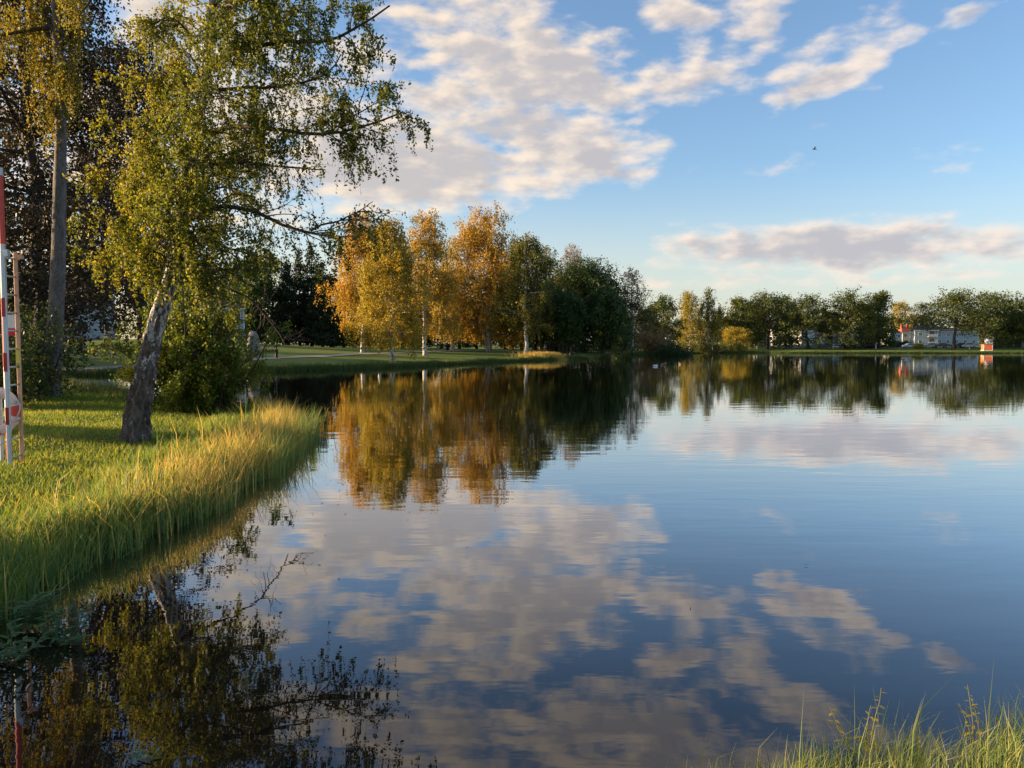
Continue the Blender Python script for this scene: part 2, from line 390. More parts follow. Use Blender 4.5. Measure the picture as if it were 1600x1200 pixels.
def densify(P0, it=2):
    p = P0
    for _ in range(it):     # Chaikin rounding
        q = np.roll(p, -1, 0); p = np.stack([.75 * p + .25 * q, .25 * p + .75 * q], 1).reshape(-1, 2)
    return p
SH = densify(SHORE)
def shore_sd(x, y):
    """signed distance to the shore: positive on land"""
    x = np.asarray(x, float); y = np.asarray(y, float); pts = np.stack([x.ravel(), y.ravel()], 1)
    best = np.full(len(pts), 1e18); inside = np.zeros(len(pts), bool)
    A = SH; B = np.roll(SH, -1, 0)
    for a, b in zip(A, B):
        d = b - a; t = np.clip(((pts - a) @ d) / (d @ d + 1e-12), 0, 1)
        q = pts - (a + t[:, None] * d); best = np.minimum(best, (q * q).sum(1))
        c = (a[1] > pts[:, 1]) != (b[1] > pts[:, 1])
        with np.errstate(divide='ignore', invalid='ignore'):
            xi = (b[0] - a[0]) * (pts[:, 1] - a[1]) / (b[1] - a[1] + 1e-15) + a[0]
        inside ^= c & (pts[:, 0] < xi)
    s = np.sqrt(best); s[inside] *= -1
    return s.reshape(x.shape)
def h_from_sd(s, x, y):
    land = .22 * (1 - np.exp(-np.maximum(s, 0) / .35)) + 1.72 * (1 - np.exp(-np.maximum(s, 0) / 38.))
    wat = -np.minimum(.9, np.maximum(-s, 0) * .55)
    und = .05 * np.sin(x * .31 + 1.3) * np.sin(y * .27) * np.clip(s / 4, 0, 1) + .03 * np.sin(x * 1.1) * np.sin(y * .9 + 2) * np.clip(s, 0, 1)
    hill = 1.4 * np.exp(-(((x + 55) / 22.) ** 2 + ((y - 118) / 22.) ** 2))
    return np.where(s > 0, land + und + hill, wat)
def hgt(x, y):
    x = np.asarray(x, float); y = np.asarray(y, float)
    return h_from_sd(shore_sd(x, y), x, y)
def axis(fine0, fine1, step, lo, hi, growth=1.09):
    a = list(np.arange(fine0, fine1 + 1e-6, step)); s = step; v = a[-1]
    while v < hi: s *= growth; v += s; a.append(v)
    s = step; v = a[0]; l = []
    while v > lo: s *= growth; v -= s; l.append(v)
    return np.array(l[::-1] + a)
gx = axis(-12, 5, .3, -3500, 3500, 1.055); gy = axis(2, 30, .35, -1500, 4500, 1.035)
GX, GY = np.meshgrid(gx, gy, indexing='ij'); GZ = hgt(GX, GY)
nx, ny = GX.shape; idx = np.arange(nx * ny).reshape(nx, ny)
q = np.stack([idx[:-1, :-1], idx[1:, :-1], idx[1:, 1:], idx[:-1, 1:]], -1).reshape(-1, 4)
link('ground', np_mesh('ground', np.stack([GX, GY, GZ], -1).reshape(-1, 3), quads=q, smooth=True), mats=(ground_mat,), kind='structure')
wme = np_mesh('lake_water', np.array([(-90, -40, 0), (260, -40, 0), (260, 230, 0), (-90, 230, 0)], float), quads=np.array([[0, 1, 2, 3]]))
link('lake_water', wme, mats=(water_mat,), kind='structure')

_gc = {}
def ground_at(px, py, dmin=3., dmax=400.):
    d = pix_dir(px, py); ys = np.geomspace(dmin, dmax, 900)
    t = ys / d.y; z = CAM_H + d.z * t; h = hgt(d.x * t, ys)
    i = np.argmax(z <= np.maximum(h, 0))
    if z[i] > max(h[i], 0): i = len(ys) - 1
    return np.array([d.x * t[i], ys[i], h[i]])
def at(px, Y):
    """ground point seen in column px at forward distance Y"""
    x = (px - 800) / F * Y * 1.0 / math.cos(PITCH) * 1.0
    return np.array([x, Y, float(hgt(x, Y))])

# ------------------------------------------------------------------ vegetation engine
def nrm(v): return v / (np.linalg.norm(v, axis=-1, keepdims=True) + 1e-9)
def grow(rng, p0, d0, L, nseg, trop=(0, 0, 0), wig=.15):
    p = np.array(p0, float); d = nrm(np.array(d0, float)); L = np.broadcast_to(np.asarray(L, float), (len(p),))
    pts = [p.copy()]; trop = np.array(trop, float)
    for _ in range(nseg):
        d = nrm(d + trop / nseg + rng.normal(0, wig, p.shape)); p = p + d * (L / nseg)[:, None]; pts.append(p.copy())
    return np.stack(pts, 1)
def tube_arrays(pts, rad, k):
    """pts [N,S,3], rad [N,S] -> verts, quads"""
    Nn, S, _ = pts.shape
    t = np.gradient(pts, axis=1); t = nrm(t)
    ref = np.where(np.abs(t[:, :1, 2:3]) > .8, np.array([1., 0, 0]), np.array([0, 0, 1.])); ref = np.broadcast_to(ref, t.shape)
    a = nrm(np.cross(t, ref)); b = np.cross(t, a)
    ang = np.arange(k) / k * 2 * np.pi
    v = pts[:, :, None, :] + rad[:, :, None, None] * (a[:, :, None, :] * np.cos(ang)[:, None] + b[:, :, None, :] * np.sin(ang)[:, None])
    ii = np.arange(Nn * S * k).reshape(Nn, S, k); j = np.roll(ii, -1, 2)
    qd = np.stack([ii[:, :-1], j[:, :-1], j[:, 1:], ii[:, 1:]], -1).reshape(-1, 4)
    return v.reshape(-1, 3), qd
def join_tubes(lst):
    V, Q, o = [], [], 0
    for pts, rad, k in lst:
        v, qd = tube_arrays(pts, rad, k); V.append(v); Q.append(qd + o); o += len(v)
    return (np.concatenate(V), np.concatenate(Q)) if V else (np.zeros((0, 3)), np.zeros((0, 4), int))
def leaf_arrays(rng, c, size, down=0., aspect=.62, flat=0.):
    n = len(c); s = size * rng.uniform(.65, 1.3, n)[:, None]
    d = rng.normal(0, 1, (n, 3)); d[:, 2] -= down; d = nrm(d)
    w = rng.normal(0, 1, (n, 3)); w[:, 2] *= (1 - flat); w = nrm(np.cross(d, w))
    v = np.stack([c - d * s * .5, c + w * s * aspect * .5, c + d * s * .5, c - w * s * aspect * .5], 1)
    return v.reshape(-1, 3), np.arange(n * 4).reshape(n, 4)
def on_lines(rng, pts, n, lo=0., hi=1., idx=None):
    """n random points on the polylines pts [N,S,3] between parameters lo and hi"""
    i = rng.integers(0, len(pts), n) if idx is None else idx
    S = pts.shape[1] - 1; t = rng.uniform(lo, hi, n) * S; k = np.minimum(t.astype(int), S - 1); f = (t - k)[:, None]
    return pts[i, k] * (1 - f) + pts[i, k + 1] * f, i, nrm(pts[i, k + 1] - pts[i, k])
def side_dirs(rng, d, spread):
    r = rng.normal(0, 1, d.shape); r = nrm(r - (r * d).sum(-1, keepdims=True) * d)
    return nrm(d * (1 - spread) + r * spread)
ENV = {
 'birch': lambda t: np.interp(t, [0, .12, .35, .6, .8, 1], [.85, 1., 1., .9, .66, .34]),
 'oval': lambda t: np.interp(t, [0, .15, .4, .7, .9, 1], [.6, .9, 1., .85, .5, .2]),
 'dome': lambda t: np.interp(t, [0, .12, .35, .65, .88, 1], [.9, 1.0, 1., .88, .66, .42]),
 'cone': lambda t: np.interp(t, [0, .08, 1], [.8, 1., .05]),
 'column': lambda t: np.interp(t, [0, .2, .6, 1], [.6, .9, .9, .3]),
}
def tree(rng, name, label, base, H, rad, leafmat, bark, cb=.22, env='oval', n1=46, n2=7, n3=4, leaves=9000, lsize=.3, weep=0., wfrac=.0,
         r0=.3, stems=1, droop=-.2, lean=(0, 0), up=(.15, .95), clump=.35, cat='tree', group=None, sides=(8, 4, 3), tint0=0., down=.3, twigs=True, lscale2=.38, wl=10):
    base = np.array(base, float)
    root = empty(name, base, label=label, cat=cat, group=group)
    allp, trunk_t = [], []
    # trunks
    for s in range(stems):
        a = rng.uniform(0, 6.28) if s else 0.
        off = np.array([math.cos(a), math.sin(a), 0]) * (r0 * 1.3 if s else 0)
        S = 12; t = np.linspace(0, 1, S + 1)
        h = H * (.97 if s == 0 else rng.uniform(.75, .92))
        sp = (0 if s == 0 else rad * .35)
        wob = np.cumsum(rng.normal(0, H * .007, (S + 1, 2)), 0); wob -= wob[0]
        pts = np.zeros((S + 1, 3)); pts[:, 0] = off[0] + (lean[0] * H * t ** 1.2) + off[0] / (r0 * 1.3 + 1e-9) * sp * t + wob[:, 0]
        pts[:, 1] = off[1] + (lean[1] * H * t ** 1.2) + off[1] / (r0 * 1.3 + 1e-9) * sp * t + wob[:, 1]; pts[:, 2] = h * t - .15 * (t == 0)
        rr = r0 * (1 if s == 0 else .7)
        rads = rr * ((1 - t) ** .85 * .92 + .06) * (1 + .5 * np.exp(-t * H / .35))
        trunk_t.append((pts[None], rads[None], sides[0])); allp.append((pts, rads))
    # limbs
    tt = np.sort(rng.uniform(0, 1, n1)) ** .9; sid = rng.integers(0, stems, n1)
    zc = (cb + (1 - cb) * tt * .97); p1 = np.zeros((n1, 3)); r1 = np.zeros(n1)
    for i in range(n1):
        pts, rads = allp[sid[i]]; u = zc[i] * (len(pts) - 1); k = min(int(u), len(pts) - 2); f = u - k
        p1[i] = pts[k] * (1 - f) + pts[k + 1] * f; r1[i] = rads[k] * (1 - f) + rads[k + 1] * f
    ang = np.arange(n1) * 2.39996 + rng.normal(0, .35, n1)
    elv = up[0] + (up[1] - up[0]) * tt + rng.normal(0, .12, n1)
    L1 = rad * ENV[env](tt) * rng.uniform(.72, 1.12, n1)
    d1 = np.stack([np.cos(ang) * np.cos(elv), np.sin(ang) * np.cos(elv), np.sin(elv)], 1)
    limb = grow(rng, p1, d1, L1, 6, (0, 0, droop), .10)
    lr = np.minimum(r1 * .55, .012 * L1 + .03)[:, None] * np.linspace(1, .22, 7)[None]
    trunk_t.append((limb, lr, sides[1]))
    c2, i2, d2 = on_lines(rng, limb, n1 * n2, .22, 1., idx=np.repeat(np.arange(n1), n2))
    L2 = L1[i2] * lscale2 * rng.uniform(.6, 1.2, len(i2)) + .15 * rad * .3
    sec = grow(rng, c2, side_dirs(rng, d2, .55), L2, 4, (0, 0, droop * 1.1), .14)
    c3, i3, d3 = on_lines(rng, sec, len(i2) * n3, .3, 1., idx=np.repeat(np.arange(len(i2)), n3))
    ter = grow(rng, c3, side_dirs(rng, d3, .5), L2[i3] * .5 + .05, 3, (0, 0, droop * 1.3), .18)
    pw = (L1[i2[i3]] / L1.max()) ** 1.5 + .03; pw /= pw.sum()
    tw = []
    if twigs:
        tw.append((sec, (lr[i2, 3] * .45)[:, None] * np.linspace(1, .3, 5)[None], 3))
        if twigs == 2: tw.append((ter, (lr[i2[i3], 3] * .22)[:, None] * np.linspace(1, .3, 4)[None], 3))
    limb_tint = rng.uniform(0, 1, n1); sec_t = rng.uniform(0, 1, len(i2))
    # leaves
    nl = int(leaves * (1 - wfrac)); cl, il, _ = on_lines(rng, ter, nl, .1, 1., idx=rng.choice(len(ter), nl, p=pw)); cl = cl + rng.normal(0, clump * lsize * 2.2, cl.shape)
    tn = .35 * limb_tint[i2[i3[il]]] + .3 * sec_t[i3[il]] + .35 * rng.uniform(0, 1, nl)
    if wfrac > 0:
        ns = max(4, int(leaves * wfrac / wl)); cs, isx, _ = on_lines(rng, ter, ns, 0, 1., idx=rng.choice(len(ter), ns, p=pw))
        Ls = weep * rng.uniform(.3, 1.15, ns); f = rng.uniform(0, 1, (ns, wl)); sway = rng.normal(0, .12, (ns, 2))
        q = np.repeat(cs[:, None], wl, 1); q[..., 2] -= f * Ls[:, None]; q[..., 0] += sway[:, :1] * f * Ls[:, None]; q[..., 1] += sway[:, 1:] * f * Ls[:, None]
        q += rng.normal(0, lsize * .35, q.shape); q = q.reshape(-1, 3)
        q = q[q[:, 2] > H * cb * .45]
        ids = np.repeat(isx, wl)[:len(q)]
        cl = np.concatenate([cl, q]); tn = np.concatenate([tn, .35 * limb_tint[i2[i3[ids]]] + .3 * sec_t[i3[ids]] + .35 * rng.uniform(0, 1, len(q))])
        if twigs == 2:
            e = cs.copy(); e[:, 2] -= Ls; e[:, 0] += sway[:, 0] * Ls; e[:, 1] += sway[:, 1] * Ls
            tw.append((np.stack([cs, (cs + e) / 2, e], 1), np.full((ns, 3), .0035), 3))
    cl = cl[cl[:, 2] > .25]; tn = tn[:len(cl)]
    # fit the finished crown to the surveyed height and spread
    fz = float(np.clip(H / np.percentile(cl[:, 2], 99.93), .6, 1.3))
    axy = np.array([lean[0] * H * .5, lean[1] * H * .5]); fr_ = float(np.clip(rad / np.percentile(np.hypot(cl[:, 0] - axy[0], cl[:, 1] - axy[1]), 89 if env == 'birch' else 92), .6, 1.5))
    def fit(p, k=1.):
        p = p.copy(); p[..., 2] *= fz; p[..., 0] = axy[0] * min(1, k) + (p[..., 0] - axy[0]) * fr_ ; p[..., 1] = axy[1] + (p[..., 1] - axy[1]) * fr_; return p
    if lean == (0, 0):
        cl = fit(cl); trunk_t = [(fit(a), b_, c_) for a, b_, c_ in trunk_t]; tw = [(fit(a), b_, c_) for a, b_, c_ in tw]
    lv, lq = leaf_arrays(rng, cl, lsize, down)
    tn = np.clip((tn - .5) * 1.45 + .5 + tint0, 0, 1)
    v, qd = join_tubes(trunk_t)
    link('trunk', np_mesh('trunk', v, quads=qd, smooth=True), root, (bark,))
    tv, tq = join_tubes(tw)
    V = np.concatenate([tv, lv]); Q = np.concatenate([tq, lq + len(tv)]); mi = np.concatenate([np.zeros(len(tq), int), np.ones(len(lq), int)])
    link('crown', np_mesh('crown', V, quads=Q, qmat=mi, tint=np.concatenate([np.zeros(len(tq)), tn])), root, (bark_twig, leafmat))
    return root

def px_h(base, ytop):
    """height of something standing at base whose top is seen at row ytop"""
    return float(P(800, ytop, base[1])[2] - base[2])

# ------------------------------------------------------------------ hero birch by the ladder
def polyline(pxs, n):
    """pxs: (px, py, distance) -> n resampled smooth world points"""
    p = np.array([P(a, b, c) for a, b, c in pxs]); d = np.r_[0, np.cumsum(np.linalg.norm(np.diff(p, axis=0), axis=1))]
    t = np.linspace(0, d[-1], n); o = np.stack([np.interp(t, d, p[:, i]) for i in range(3)], 1)
    if n > 4:
        s = o.copy(); s[1:-1] = (o[:-2] + 2 * o[1:-1] + o[2:]) / 4; o = s
    return o
def rough_trunk(pxs, radii_px, D, n=90, k=40, rough=.09, seed=1, roots=5):
    rng = np.random.default_rng(seed)
    p = polyline(pxs, n); yy = np.linspace(0, 1, n)
    src = np.array([P(a, b, c) for a, b, c in pxs]); d = np.r_[0, np.cumsum(np.linalg.norm(np.diff(src, axis=0), axis=1))]
    rad = np.interp(np.linspace(0, d[-1], n), d, np.array(radii_px)) / F * D
    V, Qd = tube_arrays(p[None], rad[None], k); V = V.reshape(n, k, 3)
    ctr = p[:, None]; dr = V - ctr; u = nrm(dr)
    ang = np.arange(k) / k * 2 * np.pi; z = p[:, 2][:, None]
    # plates and furrows
    f = np.zeros((n, k))
    for i in range(34):
        m = rng.integers(2, 15); kz = rng.normal(0, 7); ph = rng.uniform(0, 6.28)
        f += np.sin(m * ang[None] + kz * z + ph) / 5.8
    f += rng.normal(0, .35, (n, k))
    low = np.exp(-(z - z.min()) / 3.2)
    flare = np.exp(-(z - z.min()) / .26) * (.40 + .22 * np.cos(roots * ang[None] + 1.1) + .12 * np.cos(2 * ang[None]))
    V = ctr + dr * (1 + f[..., None] * rough * (.35 + .65 * low[..., None]) + flare[..., None])
    return V.reshape(-1, 3), Qd, p, rad

def hero_birch():
    rng = np.random.default_rng(11)
    D = 14.6; b = ground_at(212, 688); D = b[1]
    root = empty('birch_tree', b, label='leaning old birch with rough dark bark and white patches, on the near bank', cat='tree')
    O = np.array(b)
    trunk = [(210, 700, D), (216, 640, D), (226, 590, D), (238, 530, D + .1), (252, 480, D + .2), (268, 430, D + .2), (282, 370, D + .3), (293, 300, D + .3), (303, 230, D + .2), (313, 170, D + .1), (322, 100, D), (329, 40, D), (336, -60, D), (345, -180, D), (350, -300, D)]
    rp = [17.5, 16.5, 14.8, 13.2, 12.2, 9.8, 9.3, 8.6, 8.2, 7.8, 7.4, 6.8, 5.6, 4.2, 2]
    V, Qd, tp, tr = rough_trunk(trunk, rp, D, n=190, k=56, rough=.15, seed=4)
    link('trunk', np_mesh('trunk', V - O, quads=Qd, smooth=True), root, (bark_birch_old,))
    # each main limb traced from the tree: pixel, pixel, depth offset; radius; leafiness
    LB = [
     ([(330, 98, 0), (383, 77, -.3), (433, 65, -.6), (483, 63, -.8), (527, 63, -1), (547, 48, -1.1), (580, 32, -1.2), (613, 5, -1.3)], 4.2, 1.0),
     ([(325, 140, 0), (363, 135, .2), (427, 135, .5), (467, 128, .6), (490, 127, .7), (515, 112, .8), (530, 95, .8), (531, 82, .8)], 3.4, .75),
     ([(313, 207, 0), (360, 199, -.2), (420, 200, -.5), (450, 209, -.7), (500, 211, -.9), (535, 208, -1.1), (570, 200, -1.2), (600, 192, -1.3), (625, 180, -1.4)], 4.2, .55),
     ([(500, 210, -.9), (530, 190, -1.1), (560, 172, -1.1), (590, 160, -1.2), (612, 150, -1.2)], 1.6, 1.5),
     ([(306, 265, 0), (355, 255, .3), (385, 253, .5), (430, 258, .8), (470, 262, .9), (515, 266, 1.1)], 3.2, .22),
     ([(306, 285, 0), (350, 268, .4), (385, 246, .6), (430, 232, .9), (448, 222, 1.)], 2.6, .3),
     ([(288, 350, 0), (340, 318, -.4), (390, 322, -.7), (422, 335, -.9), (447, 354, -1), (485, 360, -1.2), (507, 366, -1.2), (535, 371, -1.3), (565, 366, -1.4)], 4.2, .42),
     ([(485, 360, -1.2), (503, 349, -1.2), (530, 345, -1.3), (555, 330, -1.4), (580, 312, -1.5)], 1.7, .3),
     ([(270, 430, 0), (300, 434, .2), (340, 446, .5), (375, 458, .7), (395, 472, .8), (415, 500, .9), (437, 522, 1.), (446, 539, 1.)], 2.7, 0),
     ([(395, 472, .8), (410, 474, .9), (422, 466, 1.), (428, 452, 1.)], 1.3, 0),
     ([(437, 522, 1.), (452, 528, 1.), (456, 531, 1.)], 1.2, 0),
     ([(286, 362, 0), (330, 380, .6), (370, 392, 1.), (410, 400, 1.2), (440, 412, 1.3)], 3.0, .6),
     ([(276, 405, 0), (320, 412, -.5), (360, 428, -.9), (392, 452, -1.1)], 2.4, .5),
     ([(284, 375, 0), (240, 338, -.4), (200, 322, -.7), (168, 348, -.9)], 3.6, 1.7),
     ([(292, 315, 0), (245, 272, .4), (200, 262, .6), (172, 285, .7)], 3.4, 1.5),
     ([(300, 245, 0), (262, 205, -.3), (238, 198, -.4), (212, 225, -.5)], 3.0, 1.2),
     ([(312, 165, 0), (272, 118, .2), (248, 112, .3), (232, 140, .3)], 3.0, 1.2),
     ([(322, 95, 0), (288, 42, -.2), (262, 25, -.3), (240, 45, -.3)], 2.8, .9),
     ([(296, 290, 0), (300, 250, -1.0), (290, 245, -1.9), (280, 265, -2.3)], 3.2, 1.3),
     ([(288, 345, 0), (280, 310, -1.0), (262, 310, -1.8), (250, 340, -2.2)], 3.2, 1.5),
     ([(310, 180, 0), (330, 140, -1.0), (345, 135, -1.8), (352, 160, -2.2)], 3.0, 1.1),
     ([(305, 225, 0), (345, 205, 1.0), (370, 215, 1.8), (385, 250, 2.1)], 2.6, .8),
     ([(290, 330, 0), (335, 290, 1.0), (365, 290, 1.6), (385, 320, 1.9)], 2.6, 1.),
     ([(276, 400, 0), (238, 375, .5), (205, 372, .8), (182, 400, 1.)], 2.8, 1.3),
     ([(274, 405, 0), (300, 375, -.8), (320, 368, -1.3), (336, 388, -1.5)], 2.4, .8),
     ([(270, 425, 0), (255, 395, -.6), (240, 388, -.9), (226, 408, -1.)], 2.2, .9),
     ([(329, 40, 0), (380, 5, .4), (430, -15, .6), (490, -20, .8), (540, -30, 1.), (600, -10, 1.1)], 3.6, 1.0),
     ([(331, 10, 0), (380, -40, -.4), (440, -70, -.6), (510, -90, -.8)], 3.4, .9),
     ([(325, 75, 0), (370, 40, .8), (420, 25, 1.1), (470, 22, 1.3), (510, 30, 1.4)], 3., 1.0),
     ([(333, -20, 0), (290, -70, .3), (250, -80, .5)], 3., 1.), ([(338, -80, 0), (380, -140, .4), (430, -170, .5)], 3., 1.),
     ([(340, -110, 0), (300, -170, -.4), (270, -190, -.5)], 3., 1.), ([(345, -170, 0), (370, -250, -.4), (400, -290, -.5)], 2.4, 1.),
     ([(327, 60, 0), (345, 20, -1.), (360, 10, -1.6), (375, 30, -2.)], 2.8, .9), ([(318, 130, 0), (300, 80, 1.), (285, 70, 1.6), (275, 95, 2.)], 2.8, .9),
    ]
    secs, tws, tert, dens = [], [], [], []
    strings = []
    for pts, r, lf in LB:
        w = polyline([(a, c, D + d) for a, c, d in pts], 12)
        w = w + np.cumsum(rng.normal(0, .012, w.shape), 0)
        rad = r / F * D * np.linspace(1, .28, 12)
        v, qd = tube_arrays((w - O)[None], rad[None], 8)
        link('limb', np_mesh('limb', v, quads=qd, smooth=True), root, (bark_twig,))
        L = np.linalg.norm(np.diff(w, axis=0), axis=1).sum()
        ns = max(5, int(L * (7 if lf > 0 else 2.5)))
        c, _, d = on_lines(rng, w[None], ns, .15, .86 if w[-1, 0] > w[0, 0] else 1.)
        s = grow(rng, c, side_dirs(rng, d, .6), rng.uniform(.35, .95, ns) * ((.8 if w[-1, 0] < w[0, 0] else 1.1) if lf > 0 else .5), 6, (0, 0, .0 if lf == 0 else -.45), .16)
        secs.append(s)
        nt3 = ns * (6 if lf > 0 else 2)
        c3, i3, d3 = on_lines(rng, s, nt3, .2, 1.)
        t3 = grow(rng, c3, side_dirs(rng, d3, .5), rng.uniform(.15, .5, nt3), 4, (0, 0, -.6), .2)
        tert.append(t3); dens.append(np.full(nt3, lf))
    S = np.concatenate(secs); T = np.concatenate(tert); dn = np.concatenate(dens)
    # leaves on twigs + drooping strings
    pr = dn / dn.sum(); nl = 66000
    il = rng.choice(len(T), nl, p=pr); cl, _, _ = on_lines(rng, T, nl, 0, 1, idx=il); cl = cl + rng.normal(0, .045, cl.shape)
    twt = rng.uniform(0, 1, len(T)); tn = .5 * twt[il] + .5 * rng.uniform(0, 1, nl)
    ns = 2700; isx = rng.choice(len(T), ns, p=pr); cs = T[isx, -1]
    Ls = rng.uniform(.10, .50, ns); wl = 14; f = rng.uniform(0, 1, (ns, wl)); sway = rng.normal(0, .10, (ns, 2))
    qq = np.repeat(cs[:, None], wl, 1); qq[..., 2] -= f * Ls[:, None]
    for a in (0, 1): qq[..., a] += sway[:, a:a + 1] * f * Ls[:, None]
    qq = (qq + rng.normal(0, .022, qq.shape)).reshape(-1, 3)
    e = cs.copy(); e[:, 2] -= Ls; e[:, :2] += sway * Ls[:, None]
    cl = np.concatenate([cl, qq]); tn = np.concatenate([tn, .5 * np.repeat(twt[isx], wl) + .5 * rng.uniform(0, 1, len(qq))])
    # lower trunk sprouts (lit sprigs left of the trunk)
    sp0 = P(216, 590, D); sp = grow(rng, np.repeat(sp0[None], 14, 0), np.column_stack([rng.uniform(-1, -.3, 14), rng.normal(0, .4, 14), rng.normal(.1, .3, 14)]), rng.uniform(.15, .5, 14), 4, (0, 0, 0), .2)
    cc, _, _ = on_lines(rng, sp, 330, .2, 1.); cc += rng.normal(0, .05, cc.shape); cl = np.concatenate([cl, cc]); tn = np.concatenate([tn, rng.uniform(.5, 1, len(cc))])
    tv, tq = join_tubes([(S - O, np.linspace(.011, .004, 7)[None].repeat(len(S), 0), 4), (T - O, np.linspace(.0045, .002, 5)[None].repeat(len(T), 0), 3),
                         (np.stack([cs, (cs + e) / 2, e], 1) - O, np.full((ns, 3), .0018), 3), (sp - O, np.full((14, 5), .004), 3)])
    lv, lq = leaf_arrays(rng, cl - O, .058, .7)
    # sunlight put into the leaf tint: left side of the crown brighter, yellower
    side = np.clip((-(cl[:, 0]) - 5.3) / 1.6, 0, 1)
    tn = np.clip((tn - .5) * 1.2 + .38 + .27 * side, 0, 1)
    Vv = np.concatenate([tv, lv]); Qq = np.concatenate([tq, lq + len(tv)]); mi = np.concatenate([np.zeros(len(tq), int), np.ones(len(lq), int)])
    link('crown', np_mesh('crown', Vv, quads=Qq, qmat=mi, tint=np.concatenate([np.zeros(len(tq)), tn])), root, (bark_twig, leaf_birch))
    return root
hero_birch()

def tall_birch():
    rng = np.random.default_rng(21)
    b = ground_at(80, 619); D = b[1]; O = b
    root = empty('birch_tree', b, label='tall straight grey birch trunk with hanging golden foliage, behind the ladder on the left', cat='tree')
    tk = [(79, 632, D), (80, 600, D), (84, 540, D), (89, 460, D), (92, 380, D), (93, 300, D), (95, 230, D), (95, 150, D), (90, 60, D), (86, -60, D), (84, -200, D), (88, -330, D)]
    rp = [16, 14, 12, 10.8, 10, 9.2, 8.2, 7.4, 6.8, 5.6, 4, 2]
    V, Qd, tp, tr = rough_trunk(tk, rp, D, n=130, k=36, rough=.05, seed=9, roots=6)
    link('trunk', np_mesh('trunk', V - O, quads=Qd, smooth=True), root, (bark_birch_tall,))
    LB = [([(95, 150, 0), (112, 105, -.4), (108, 100, -.9)], 3), ([(94, 140, 0), (72, 90, .2), (58, 100, .3)], 3), ([(93, 200, 0), (75, 150, -.3), (62, 145, -.5)], 3),
          ([(92, 90, 0), (125, 20, .3), (140, 5, .4)], 3), ([(90, 60, 0), (50, -20, 0), (25, -30, 0)], 4), ([(90, 70, 0), (45, 20, .5), (8, 15, .8)], 4),
          ([(88, 0, 0), (120, -70, .4), (150, -90, .5)], 4), ([(86, -60, 0), (40, -130, 0), (0, -140, 0)], 4), ([(85, -120, 0), (110, -190, 0), (130, -220, 0)], 3),
          ([(86, -90, 0), (70, -160, -1.), (60, -180, -1.5)], 3), ([(84, -200, 0), (60, -270, 0), (30, -300, 0)], 3), ([(88, 20, 0), (100, -40, -1.), (112, -50, -1.6)], 3),
          ([(90, 40, 0), (30, 50, -.6), (-30, 60, -.9)], 4)]
    tw, st = [], []
    for pts, r in LB:
        w = polyline([(a, c, D + d) for a, c, d in pts], 8)
        v, qd = tube_arrays((w - O)[None], (r / F * D * np.linspace(1, .3, 8))[None], 6)
        link('limb', np_mesh('limb', v, quads=qd, smooth=True), root, (bark_twig,))
        ns = 16; c, _, d = on_lines(rng, w[None], ns, .25, 1.)
        s = grow(rng, c, side_dirs(rng, d, .6), rng.uniform(.3, .9, ns), 5, (0, 0, -.6), .15); tw.append(s)
    S = np.concatenate(tw); ns = 900; cs, ii, _ = on_lines(rng, S, ns, .1, 1.)
    Ls = rng.uniform(.3, 1.9, ns); wl = 26; f = rng.uniform(0, 1, (ns, wl)); sway = rng.normal(0, .05, (ns, 2))
    qq = np.repeat(cs[:, None], wl, 1); qq[..., 2] -= f * Ls[:, None]
    for a in (0, 1): qq[..., a] += sway[:, a:a + 1] * f * Ls[:, None]
    qq = (qq + rng.normal(0, .035, qq.shape)).reshape(-1, 3); e = cs.copy(); e[:, 2] -= Ls; e[:, :2] += sway * Ls[:, None]
    tv, tq = join_tubes([(S - O, np.linspace(.014, .005, 6)[None].repeat(len(S), 0), 3), (np.stack([cs, (cs + e) / 2, e], 1) - O, np.full((ns, 3), .003), 3)])
    lv, lq = leaf_arrays(rng, qq - O, .085, 1.)
    Vv = np.concatenate([tv, lv]); Qq = np.concatenate([tq, lq + len(tv)]); mi = np.concatenate([np.zeros(len(tq), int), np.ones(len(lq), int)])
    tn = np.clip(.45 * np.repeat(rng.uniform(0, 1, ns), wl) + .55 * rng.uniform(0, 1, len(qq)), 0, 1)
    link('crown', np_mesh('crown', Vv, quads=Qq, qmat=mi, tint=np.concatenate([np.zeros(len(tq)), tn])), root, (bark_twig, leaf_birch_gold))
tall_birch()

# ------------------------------------------------------------------ other trees
rg = np.random.default_rng(77)
def T(name, label, px, Y, ytop, wpx, leafmat, bark=bark_dark, ybase=None, **k):
    b = ground_at(px, ybase) if ybase else at(px, Y)
    H = px_h(b, ytop); rad = wpx / 2 / F * b[1]
    return tree(rg, name, label, b, H, rad, leafmat, bark, **k)

# dark maples at the left, behind the tall birch
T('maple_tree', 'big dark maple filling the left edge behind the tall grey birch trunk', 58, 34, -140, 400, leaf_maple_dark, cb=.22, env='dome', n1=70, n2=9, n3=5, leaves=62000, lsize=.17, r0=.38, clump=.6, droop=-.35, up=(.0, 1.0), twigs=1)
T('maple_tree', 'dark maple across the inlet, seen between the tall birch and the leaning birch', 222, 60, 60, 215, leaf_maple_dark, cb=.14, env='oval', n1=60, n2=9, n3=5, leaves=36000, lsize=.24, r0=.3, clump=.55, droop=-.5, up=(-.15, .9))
T('maple_tree', 'dark maple standing far left beyond the inlet behind the ladder', 10, 66, 150, 260, leaf_maple_dark, cb=.17, env='dome', n1=50, n2=8, n3=4, leaves=16000, lsize=.36, r0=.35, droop=-.4, up=(-.1, .9))
